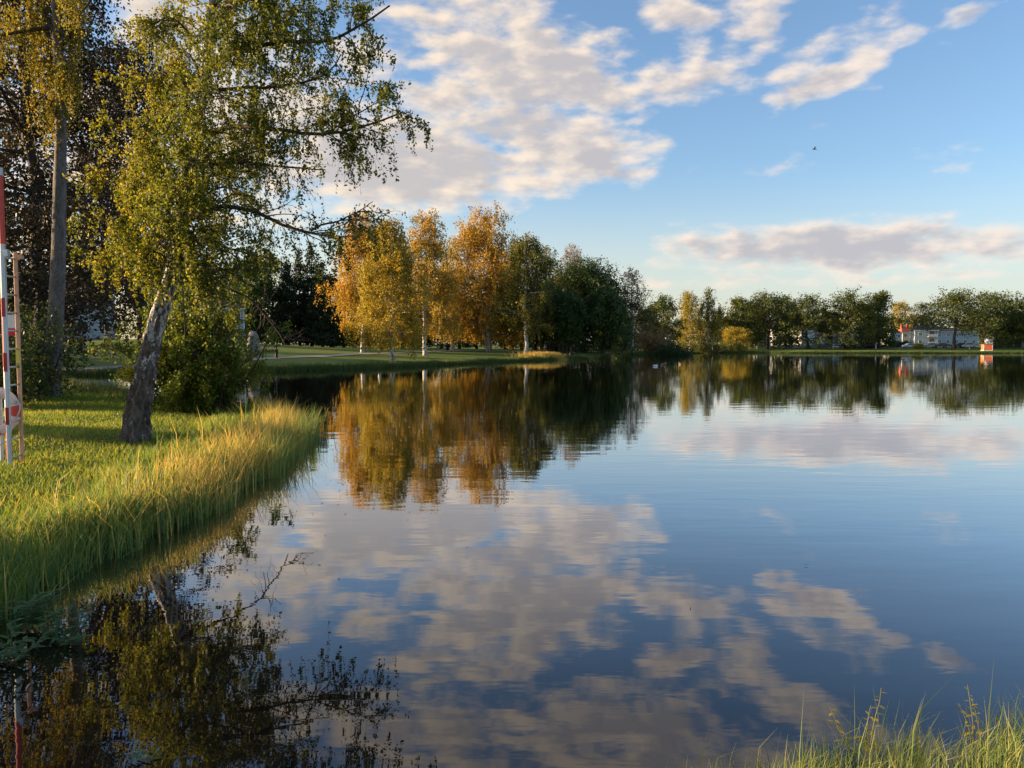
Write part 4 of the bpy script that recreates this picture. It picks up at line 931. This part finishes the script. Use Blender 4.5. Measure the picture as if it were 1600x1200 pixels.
# ------------------------------------------------------------------ ladder, marker pole, lifebuoy
lb = ground_at(15, 728); LD = lb[1]
def ladder():
    root = empty('rescue_ladder', lb, label='tall upright rescue ladder with red and white banded rail at the left edge', cat='ladder')
    Ht = px_h(lb, 391); O = Vector(lb)
    rz = R(62)      # seen almost edge-on: the far rail stands behind and right
    ux, uy = math.sin(R(28)), math.cos(R(28)); sp = .36
    near = Vector((0, 0, 0)); q_ = P(34, 700, LD + .31); far = Vector((q_[0] - lb[0], .31, 0))
    d = (far - near); ang = math.atan2(d.y, d.x)
    # near rail: alternating pale and red pieces
    rw = 10.5 / F * LD; bands = [(0, .62, 0), (.62, .88, 1), (.88, 1.42, 0), (1.42, 1.70, 1), (1.70, 2.24, 0), (2.24, 2.52, 1), (2.52, Ht, 0)]
    rail = bmesh.new(); box_bm(rail, (0, 0, Ht / 2), (rw * .5, .03, Ht), 0.); r = bm_obj('rail', rail, alu_paint, root, .006, label='pale blue-white rail with red bands')
    bm = bmesh.new(); box_bm(bm, (rw * .31, 0, Ht / 2), (rw * .10, .03, Ht - .02), 0.); bm_obj('rail_edge', bm, metal_grey, root)
    for z0, z1, kx in bands:
        if kx: bm = bmesh.new(); box_bm(bm, (-.002, 0, (z0 + z1) / 2), (rw * .52, .037, z1 - z0)); bm_obj('red_band', bm, red_paint, r)
    bm = bmesh.new(); box_bm(bm, (far.x, far.y, Ht / 2 + .01), (rw * .55, .035, Ht)); bm_obj('rail', bm, wood_rail, root, .006, label='pale orange rail')
    nr = 12
    for i in range(nr):
        z = .12 + i * (Ht - .22) / (nr - 1); bm = bmesh.new(); cyl_bm(bm, (.02, .0, z), (far.x - .01, far.y, z), .014, seg=10); bm_obj('rung', bm, metal_grey, root, smooth=True)
    bm = bmesh.new(); box_bm(bm, (far.x + rw * .8, far.y, Ht - .07), (rw * .7, .05, .055)); bm_obj('bracket', bm, wood_rail, root)
    bm = bmesh.new(); box_bm(bm, (rw * .7, 0, Ht - .04), (rw * .5, .06, .10)); bm_obj('bracket', bm, metal_grey, root)
    bm = bmesh.new(); box_bm(bm, (far.x, far.y - .0225, 1.62), (rw * .6, .006, .34)); s = bm_obj('sticker', bm, yellow_lbl, root)
    bm = bmesh.new()
    for dz in (-.03, .0, .03): box_bm(bm, (far.x, far.y - .0275, 1.50 + dz), (rw * .34, .003, .008))
    for dx in (-.02, .02): box_bm(bm, (far.x + dx * .9, far.y - .0275, 1.50), (.006, .003, .06))
    bm_obj('print', bm, black_print, s)
ladder()
def pole():
    b = at(11, LD + .5); root = empty('marker_pole', b, label='tall red and white pole rising above the ladder at the left edge', cat='pole')
    Ht = px_h(b, 262); rr = 4.4 / F * LD
    n = int(Ht / .62) + 1
    bm = bmesh.new(); cyl_bm(bm, (0, 0, 0), (0, 0, Ht), rr); s = bm_obj('shaft', bm, alu_paint, root, smooth=False)
    z = Ht - .12
    k = 0
    while z > .4:
        bm = bmesh.new(); cyl_bm(bm, (0, 0, z - 1.05), (0, 0, z), rr * 1.03); bm_obj('red_band', bm, red_paint if k else buoy_red, s); z -= 1.9; k += 1
    bm = bmesh.new(); box_bm(bm, (.10, 0, px_h(b, 508)), (.22, .10, .32)); bm_obj('box', bm, alu_paint, root, .01)
    bm = bmesh.new(); box_bm(bm, (.14, -.055, px_h(b, 514) - .05), (.11, .012, .12)); bm_obj('red_panel', bm, red_paint, root)
pole()
def buoy():
    c = P(-6, 642, LD + .25); root = empty('lifebuoy', c, label='pink-red and white lifebuoy with rope hanging beside the ladder at the left edge', cat='lifebuoy')
    bm = bmesh.new(); Rm, rm = .30, .075
    n, k = 40, 14
    def torus(a0, a1, n, rm, Rm):
        bm = bmesh.new(); rings = []
        for i in range(n + 1):
            a = a0 + (a1 - a0) * i / n; rings.append([bm.verts.new(((Rm + rm * math.cos(b)) * math.cos(a), rm * .8 * math.sin(b), (Rm + rm * math.cos(b)) * math.sin(a))) for b in [2 * math.pi * j / k for j in range(k)]])
        for i in range(n):
            for j in range(k): bm.faces.new((rings[i][j], rings[i][(j + 1) % k], rings[i + 1][(j + 1) % k], rings[i + 1][j]))
        return bm
    for q4 in range(4):
        a = q4 * math.pi / 2
        bm_obj('ring_segment', torus(a + .25, a + math.pi / 2 - .25, 10, rm, Rm), buoy_white, root, smooth=True)
        bm_obj('ring_band', torus(a - .25, a + .25, 5, rm * 1.02, Rm), buoy_red, root, smooth=True)
    pts = np.array([[(Rm + .06 + .06 * math.sin(a * 4)) * math.cos(a), -.04, (Rm + .10 + .08 * math.sin(a * 4 + 1)) * math.sin(a) - .05] for a in np.linspace(0, 2 * np.pi, 49)])
    v, qd = tube_arrays(pts[None], np.full((1, 49), .010), 6); link('rope', np_mesh('rope', v, quads=qd, smooth=True), root, (rope_mat,))
    bm = bmesh.new(); cyl_bm(bm, (.0, .1, .3), (.0, .1, -1.2 + 0.0), .03); bm_obj('post', bm, metal_grey, root)
buoy()

# ------------------------------------------------------------------ path, road
def ribbon(name, pts, w, mat, lift, n=160):
    p = np.array(pts, float)[:, :2]; d = np.r_[0, np.cumsum(np.linalg.norm(np.diff(p, axis=0), axis=1))]
    t = np.linspace(0, d[-1], n); c = np.stack([np.interp(t, d, p[:, i]) for i in range(2)], 1)
    for _ in range(6): c[1:-1] = (c[:-2] + 2 * c[1:-1] + c[2:]) / 4
    tg = nrm(np.gradient(c, axis=0)); nn = np.stack([-tg[:, 1], tg[:, 0]], 1)
    rows = [c + nn * w * s for s in (-.5, -.25, 0, .25, .5)]
    V = np.concatenate([np.column_stack([r, hgt(r[:, 0], r[:, 1]) + lift]) for r in rows]); ii = np.arange(5 * n).reshape(5, n)
    Q = np.stack([ii[:-1, :-1], ii[:-1, 1:], ii[1:, 1:], ii[1:, :-1]], -1).reshape(-1, 4)
    link(name, np_mesh(name, V, quads=Q, smooth=True), mats=(mat,), kind='structure')
pp = [ground_at(a, b_) for a, b_ in ((60, 581), (100, 578), (215, 573), (300, 568), (400, 562), (500, 557), (600, 552.5), (660, 550), (700, 548.5))]
pp = [(pp[0][0] - 40, pp[0][1] - 1, 0)] + pp + [(pp[-1][0] + 14, pp[-1][1] + 10, 0), (pp[-1][0] + 40, pp[-1][1] + 22, 0)]
ribbon('footpath', pp, 2.4, path_mat, .05)
ribbon('road', [(40, 236), (90, 228), (160, 226), (230, 224)], 6.5, asphalt, .04)
ribbon('pavement', [(40, 231), (90, 223.5), (160, 221.5), (230, 219.5)], 1.8, path_mat, .12)

# ------------------------------------------------------------------ street furniture on the lawns
def bench(b, label, rz=0., **k):
    r = empty('park_bench', b, rz, label=label, cat='bench')
    for i in range(3): box('slat', (0, -.18 + i * .16, .46), (1.6, .12, .04), bench_wood, r)
    for i in range(2): box('slat', (0, .26, .64 + i * .17), (1.6, .04, .13), bench_wood, r)
    for sx in (-.7, .7):
        bm = bmesh.new(); box_bm(bm, (sx, 0, .22), (.1, .5, .44)); box_bm(bm, (sx, .29, .5), (.08, .06, .9)); bm_obj('leg', bm, dark_iron, r)
    return r
def lamp(b, label, H, arm=-1.):
    r = empty('street_lamp', b, label=label, cat='lamp')
    bm = bmesh.new(); cyl_bm(bm, (0, 0, 0), (0, 0, .9), .16, .11); bm_obj('base', bm, dark_iron, r)
    bm = bmesh.new(); cyl_bm(bm, (0, 0, .9), (0, 0, H), .06, .045); bm_obj('post', bm, dark_iron, r)
    pts = np.array([[arm * (1 - math.cos(a)) * .8, 0, H + math.sin(a) * .35] for a in np.linspace(0, 2.4, 9)])
    v, qd = tube_arrays(pts[None], np.full((1, 9), .035), 6); link('arm', np_mesh('arm', v, quads=qd), r, (dark_iron,))
    bm = bmesh.new(); cyl_bm(bm, pts[-1], pts[-1] - np.array([0, 0, .22]), .09, .2); bm_obj('lamp_shade', bm, dark_iron, r)
b1 = ground_at(422, 560); bench(b1, 'dark bench beside the footpath next to the lamp post', R(12))
lamp(ground_at(432, 559), 'dark lamp post with a curved arm beside the bench on the left lawn', 2.2)
def bin_(b, label):
    r = empty('litter_bin', b, label=label, cat='litter bin')
    bm = bmesh.new(); cyl_bm(bm, (0, 0, .08), (0, 0, .88), .30, .33, 14); bm_obj('body', bm, dark_iron, r)
    bm = bmesh.new(); cyl_bm(bm, (0, 0, .88), (0, 0, 1.05), .36, .20, 14); bm_obj('lid', bm, dark_iron, r)
    bm = bmesh.new(); cyl_bm(bm, (0, 0, 0), (0, 0, .08), .2, .2, 12); bm_obj('foot', bm, dark_iron, r)
bin_(ground_at(862, 549.5), 'left one of the two dark litter bins left of the oak')
bin_(ground_at(869, 550), 'right one of the two dark litter bins left of the oak')
bin_(ground_at(699, 547), 'dark litter bin beside the dark bench, between two golden birches')
bench(ground_at(694, 546), 'dark bench on the lawn left of the biggest golden birch', R(20))
def rock(name, label, b, s, seed, mat=stone_mat):
    rng = random.Random(seed); bm = bmesh.new(); bmesh.ops.create_icosphere(bm, subdivisions=3, radius=1)
    for v in bm.verts:
        n = 1 + .16 * math.sin(v.co.x * 3 + seed) * math.sin(v.co.y * 4) + .1 * math.sin(v.co.z * 6 + seed) + rng.uniform(-.05, .05)
        v.co = Vector((v.co.x * s[0], v.co.y * s[1], v.co.z * s[2])) * n
    o = bm_obj(name, bm, mat, None, 0., label=label, cat='stone'); o.location = (b[0], b[1], b[2] + s[2] * .6); return o
g = ground_at(396, 556); rock('standing_stone', 'tall grey-pink stone on the left lawn beside the bench', g, (.75, .7, 1.6), 3)

# white and red-white posts near the far shore
def post(px, Y, ytop, r, mat, label, red=False):
    b = at(px, Y); o = empty('marker_post', b, label=label, cat='post'); H = px_h(b, ytop)
    bm = bmesh.new(); cyl_bm(bm, (0, 0, 0), (0, 0, H), r, r * .9, 10); bm_obj('shaft', bm, mat, o)
    bm = bmesh.new(); cyl_bm(bm, (0, 0, H), (0, 0, H + r * .6), r, r * .3, 10); bm_obj('cap', bm, red_paint if red else mat, o)
post(1113, 190, 539, .17, trim_white, 'short white post on the lawn right of the weeping birches')
post(1301, 211, 528, .17, trim_white, 'tall white post in front of the airy oak on the far shore')
post(1367, 209, 535, .15, trim_white, 'white post with red cap left of the pale houses', True)
post(1202, 213, 531, .08, trim_white, 'thin pale post under the left end of the far tree row')
post(1513, 206, 543, .15, trim_white, 'short white post right of the bare dark oak trunk')
def sign(px, Y, ytop, label):
    b = at(px, Y); o = empty('road_sign', b, label=label, cat='sign'); H = px_h(b, ytop)
    bm = bmesh.new(); cyl_bm(bm, (0, 0, 0), (0, 0, H), .05); bm_obj('post', bm, metal_grey, o)
    bm = bmesh.new(); cyl_bm(bm, (0, -.06, H - .1), (0, -.10, H - .1), .42, seg=20); bm_obj('sign_face', bm, red_paint, o)
    bm = bmesh.new(); cyl_bm(bm, (0, -.102, H - .1), (0, -.115, H - .1), .28, seg=20); bm_obj('sign_centre', bm, trim_white, o)
sign(1221, 214, 524, 'round red and white road sign under the far trees')

# ------------------------------------------------------------------ buildings
def window(root, c, w, h, axis='y', sgn=-1, mat=pane_mat, name='window'):
    """frame with a pane, on a wall whose outward normal is sgn*axis"""
    t = .10
    bm = bmesh.new()
    def bx(u, z, su, sz, th, off):
        cc = [0, 0, 0]; ss = [0, 0, 0]
        a = 1 if axis == 'y' else 0; b = 1 - a
        cc[a] = c[a] + sgn * off; cc[b] = c[b] + u; cc[2] = c[2] + z; ss[a] = th; ss[b] = su; ss[2] = sz
        box_bm(bm, cc, ss)
    for u in (-w / 2, w / 2): bx(u, 0, t, h + t, .12, .05)
    for z in (-h / 2, h / 2): bx(0, z, w - t, t, .11, .05)
    bx(0, 0, t * .7, h - t, .08, .05)
    f = bm_obj('window', bm, trim_white, root)
    bm = bmesh.new(); bx(0, 0, w - t * .5, h - t * .5, .03, .022); bm_obj('pane', bm, mat, f)
def gable_roof(root, w, d, z, rise, mat, over=.4, hip=0.):
    bm = bmesh.new(); a, b = w / 2 + over, d / 2 + over
    v = [bm.verts.new(p) for p in ((-a, -b, z), (a, -b, z), (a, b, z), (-a, b, z), (-a + hip, 0, z + rise), (a - hip, 0, z + rise))]
    for f in ((0, 1, 5, 4), (2, 3, 4, 5), (3, 0, 4), (1, 2, 5), (3, 2, 1, 0)): bm.faces.new([v[i] for i in f])
    return bm_obj('roof', bm, mat, root)
def house(name, label, px, Y, w, d, h, rise, wall, roof, rz=0., floors=2, cols=4, chim=0, hip=0., door=None, side=2, cat='house', balcony=(), win=(1.1, 1.2)):
    b = at(px, Y); r = empty(name, b, rz, label=label, cat=cat)
    bm = bmesh.new(); box_bm(bm, (0, 0, h / 2 - .15), (w, d, h + .3)); bm_obj('wall', bm, wall, r)
    bm = bmesh.new(); box_bm(bm, (0, 0, .15), (w + .08, d + .08, .5)); bm_obj('plinth', bm, stone_mat, r)
    for sx in (-1, 1):
        for sy in (-1, 1): box('corner_board', (sx * (w / 2), sy * (d / 2), h / 2 + .2), (.16, .16, h - .5), trim_white, r)
    box('eaves_board', (0, -d / 2 - .42, h + .02), (w + .8, .06, .2), trim_white, r)
    rf = gable_roof(r, w, d, h, rise, roof, hip=hip)
    for i in range(chim):
        bm = bmesh.new(); box_bm(bm, (-w * .3 + i * w * .5, 0, h + rise + .3), (.8, .7, 1.5)); box_bm(bm, (-w * .3 + i * w * .5, 0, h + rise + 1.1), (.95, .85, .12)); bm_obj('chimney', bm, roof_red, rf)
    fh = h / floors
    for fl in range(floors):
        for c in range(cols):
            x = -w / 2 + w * (c + .5) / cols
            if door == c and fl == 0:
                box('door', (x, -d / 2 - .04, 1.05), (1.0, .1, 2.1), door_dark, r); continue
            if (c, fl) in balcony:
                box('balcony_slab', (x, -d / 2 - .65, fl * fh + .45), (w / cols * .86, 1.3, .12), w_white, r)
                rail = box('balcony_rail', (x, -d / 2 - 1.28, fl * fh + .95), (w / cols * .86, .05, .85), w_white, r)
                box('balcony_door', (x, -d / 2 - .04, fl * fh + 1.5), (1.6, .09, 2.0), pane_mat, r); continue
            window(r, (x, -d / 2, fl * fh + fh * .55), *win)
        for c in range(side):
            y = -d / 2 + d * (c + .5) / side
            window(r, (-w / 2, y, fl * fh + fh * .55), 1.0, 1.2, 'x', -1); window(r, (w / 2, y, fl * fh + fh * .55), 1.0, 1.2, 'x', 1)
    return r
house('villa', 'cream yellow villa with red tiled roof and chimneys, left of the pale apartment block', 1412, 325, 5.0, 5.0, 5.2, 2.3, w_yellow, roof_red, rz=R(3), cols=2, chim=2, hip=1.2)
house('apartment_house', 'pale grey two-storey apartment house with balconies and dark roof', 1441, 272, 7.6, 4, 5.3, 1.5, w_grey, roof_dark, rz=R(-5), cols=2, balcony=((1, 1), (1, 0)), hip=1.5)
house('apartment_house', 'long blue-grey two-storey house behind the oak with the bare trunk', 1488, 285, 15, 4.5, 4.9, 1.2, w_bluegrey, roof_dark, rz=R(-5), cols=5, hip=1.)
house('white_house', 'low white house glimpsed through the trees left of the yellow villa', 1388, 300, 6, 6, 4.6, 1.6, w_white, roof_dark, rz=R(20), cols=2)
house('white_house', 'white house end glimpsed under the wide dark tree in the far row', 1236, 250, 11, 8, 5.2, 3.2, w_white, roof_dark, rz=R(-50), cols=4)
house('white_house', 'white low building glimpsed behind the trunks left in the far row', 1195, 255, 9, 6, 3.2, 1.2, w_white, roof_dark, floors=1, cols=4)
house('pale_house', 'pale low building glimpsed behind the airy oak in the far row', 1290, 258, 12, 4, 3.2, 1.2, w_bluegrey, roof_dark, floors=1, cols=5)
house('blue_grey_house', 'blue-grey house glimpsed between the dark maples above the left lawn', 133, 118, 8.5, 8, 7.6, 2.4, w_bluegrey, roof_dark, rz=R(28), cols=3, win=(1.4, 1.5))
house('grey_house', 'grey house half hidden by the leaning birch foliage behind the left lawn', 350, 132, 7.5, 8, 5.6, 1.6, w_bluegrey, roof_dark, rz=R(15), cols=3, win=(1.4, 1.5))
house('red_cottage', 'low red wooden cottage glimpsed between the trunks left of the oak', 868, 176, 7.5, 6, 2.9, 1.8, w_red, roof_dark, floors=1, cols=4)
house('red_cottage', 'low red wooden cottage glimpsed behind the oak trunk on its right', 962, 182, 8, 6, 2.9, 1.8, w_red, roof_dark, floors=1, cols=4)
# orange kiosk and garages
def kiosk():
    b = at(1540, 195); r = empty('kiosk', b, R(-12), label='small bright orange kiosk catching the sun at the far right', cat='kiosk'); r.scale = (.9, .9, .78)
    bm = bmesh.new(); box_bm(bm, (0, 0, 1.1), (2.2, 2.0, 1.8)); bm_obj('wall', bm, orange_paint, r, .03)
    for i in range(4): box('panel', (-.84 + i * .56, -1.03, 1.15), (.48, .05, 1.5), orange_paint, r)
    box('roof', (0, 0, 2.06), (2.5, 2.3, .12), roof_red, r); box('base', (0, 0, .1), (2.3, 2.1, .2), trim_white, r)
    box('shutter', (-1.13, 0, 1.25), (.05, 1.5, .9), orange_paint, r, bevel=.01)
    for sx in (-1, 1): box('corner_board', (sx * 1.1, -1.01, 1.1), (.1, .1, 1.8), trim_white, r)
kiosk()
def garages():
    b = at(1592, 224); r = empty('garage_row', b, R(-4), label='low garage row with dark, red and white doors at the right edge', cat='garage')
    bm = bmesh.new(); box_bm(bm, (0, 0, 1.25), (17, 6, 2.5)); bm_obj('wall', bm, w_grey, r)
    box('roof', (0, 0, 2.6), (17.5, 6.6, .2), roof_dark, r)
    cols = [door_dark, door_dark, door_dark, w_bluegrey, door_red, trim_white, trim_white]
    for i, c in enumerate(cols):
        x = -7.2 + i * 2.4; box('door', (x, -3.03, 1.1), (2.0, .1, 2.1), c, r, label='rust red door' if c is door_red else ('white door' if c is trim_white else None))
        box('pier', (x + 1.2, -3.06, 1.22), (.26, .14, 2.4), trim_white, r)
garages()
def wall_(px0, px1, Y, h, mat, label, name='low_wall'):
    a, b = at(px0, Y), at(px1, Y); L = b[0] - a[0]; o = empty(name, ((a + b) / 2), label=label, cat='wall')
    n = max(2, int(L / 1.6))
    for i in range(n): box('wall_panel', (-L / 2 + L * (i + .5) / n, 0, h / 2), (L / n - .06, .12, h), mat, o)
    for i in range(n + 1): box('post', (-L / 2 + L * i / n, -.02, h / 2 + .06), (.14, .18, h + .12), trim_white, o)
wall_(1222, 1300, 217, .95, w_white, 'low white wall along the road under the far tree row')
wall_(1182, 1212, 218, .7, w_grey, 'short pale fence at the left end of the far row', 'low_fence')
rock('mound_stone', 'low grey earth mound left of the yellow villa', at(1348, 218), (5.5, 3, 1.0), 8)

def car(label, px, Y, mat, rz=0.):
    b = at(px, Y); r = empty('parked_car', b, rz, label=label, cat='car', group='cars parked in front of the pale houses')
    def prism(prof, y0, y1, nm, mat, par, bev=0.):
        bm = bmesh.new(); A = [bm.verts.new((x, y0, z)) for x, z in prof]; B = [bm.verts.new((x, y1, z)) for x, z in prof]; n = len(prof)
        bm.faces.new(A[::-1]); bm.faces.new(B)
        for i in range(n): bm.faces.new((A[i], A[(i + 1) % n], B[(i + 1) % n], B[i]))
        bmesh.ops.recalc_face_normals(bm, faces=bm.faces); return bm_obj(nm, bm, mat, par, bev)
    body = prism([(-2.15, .35), (-2.2, .7), (-1.95, .92), (-1.35, .98), (-.8, 1.42), (.75, 1.45), (1.45, 1.02), (2.1, .88), (2.2, .55), (2.15, .35)], -.86, .86, 'body', mat, r, .05)
    prism([(-1.22, 1.0), (-.78, 1.34), (.70, 1.37), (1.30, 1.03)], -.885, .885, 'side_window', pane_mat, r)
    for sx in (-1.35, 1.35):
        for sy in (-.80, .80):
            bm = bmesh.new(); cyl_bm(bm, (sx, sy - .11, .33), (sx, sy + .11, .33), .33, seg=18); w = bm_obj('wheel', bm, tyre_mat, r)
            bm = bmesh.new(); cyl_bm(bm, (sx, sy - .12, .33), (sx, sy + .12, .33), .19, seg=12); bm_obj('rim', bm, metal_grey, w)
    for sy in (-.6, .6):
        box('headlight', (2.14, sy, .72), (.12, .34, .14), head_glass, r); box('tail_light', (-2.17, sy, .76), (.08, .3, .14), tail_glass, r)
for lab, px, m, rz in (('white car parked left of the yellow bush', 1421, car_white, 0), ('grey car parked just right of the yellow bush', 1452, car_grey, .1), ('dark car parked under the balconies, second right of the yellow bush', 1469, car_dark, 0),
                       ('dark car parked right of the bare oak trunk', 1498, car_dark, .1), ('white car parked right of the dark one beyond the oak trunk', 1510, car_white, 0)):
    car(lab, px, 217, m, rz)
shrub('yellow_bush', 'round yellow bush in front of the pale apartment house', at(1433, 211), 1.7, 1.5, leaf_yellow, 2200, .22)
for px, lab in ((1398, 'small dark bush in front of the white house left of the villa'), (1416, 'small dark bush below the villa')):
    shrub('garden_bush', lab, at(px, 228), 2.0, 2.0, leaf_oak, 1600, .3)
shrub('reed_clump', 'dark clump of reeds in the water at the point', at(1155, 194), .9, 1.3, leaf_far, 900, .2, cat='reeds')

# ------------------------------------------------------------------ birds
def duck(px, py, mat, label, rz):
    p = wz(px, py, 0.0); r = empty('duck', p, rz, label=label, cat='duck', group='ducks on the far water')
    def ell(c, s, nm, m):
        bm = bmesh.new(); bmesh.ops.create_uvsphere(bm, u_segments=14, v_segments=9, radius=1)
        for v in bm.verts:
            v.co = Vector((v.co.x * s[0], v.co.y * s[1], v.co.z * s[2])) + Vector(c)
            if nm == 'body' and v.co.x < -.15: v.co.z += (-.15 - v.co.x) * .5
        bm_obj(nm, bm, m, r, smooth=True)
    ell((0, 0, .06), (.27, .12, .11), 'body', mat); ell((.20, 0, .24), (.075, .06, .06), 'head', duck_brown)
    bm = bmesh.new(); cyl_bm(bm, (.16, 0, .10), (.2, 0, .22), .05, .035, 8); bm_obj('neck', bm, mat, r)
    bm = bmesh.new(); cyl_bm(bm, (.26, 0, .235), (.34, 0, .225), .025, .01, 6); bm_obj('bill', bm, yellow_lbl, r)
duck(1024, 572.5, duck_white, 'white duck on the water below the right side of the oak', .3)
duck(1037, 570.5, duck_brown, 'brown duck just right of the white duck', .1)
duck(1063, 570, duck_brown, 'lone brown duck further right of the two ducks', 2.)
def bird():
    p = P(1272, 233, 105.); r = empty('flying_bird', p, R(200), label='small dark bird flying in the blue sky at upper right', cat='bird')
    bm = bmesh.new(); bmesh.ops.create_uvsphere(bm, u_segments=12, v_segments=8, radius=1)
    for v in bm.verts: v.co = Vector((v.co.x * .24, v.co.y * .075, v.co.z * .07))
    bm_obj('body', bm, bird_black, r, smooth=True)
    for s in (-1, 1):
        bm = bmesh.new(); top = [(.10, 0, .03), (.12, s * .22, .14 + .06 * s), (.0, s * .42, .16 + .12 * s), (-.08, s * .20, .10 + .05 * s), (-.08, 0, .02)]
        a = [bm.verts.new(q) for q in top]; b = [bm.verts.new((q[0], q[1], q[2] - .012)) for q in top]; n = len(a)
        bm.faces.new(a); bm.faces.new(b[::-1])
        for i in range(n): bm.faces.new((a[i], b[i], b[(i + 1) % n], a[(i + 1) % n]))
        bmesh.ops.recalc_face_normals(bm, faces=bm.faces); bm_obj('wing', bm, bird_black, r)
    bm = bmesh.new(); cyl_bm(bm, (-.18, 0, 0), (-.36, 0, .0), .03, .07, 6); bm_obj('tail', bm, bird_black, r)
bird()
print('tris', sum(len(o.data.polygons) * 2 for o in SC.objects if o.type == 'MESH'), 'objs', len(SC.objects))
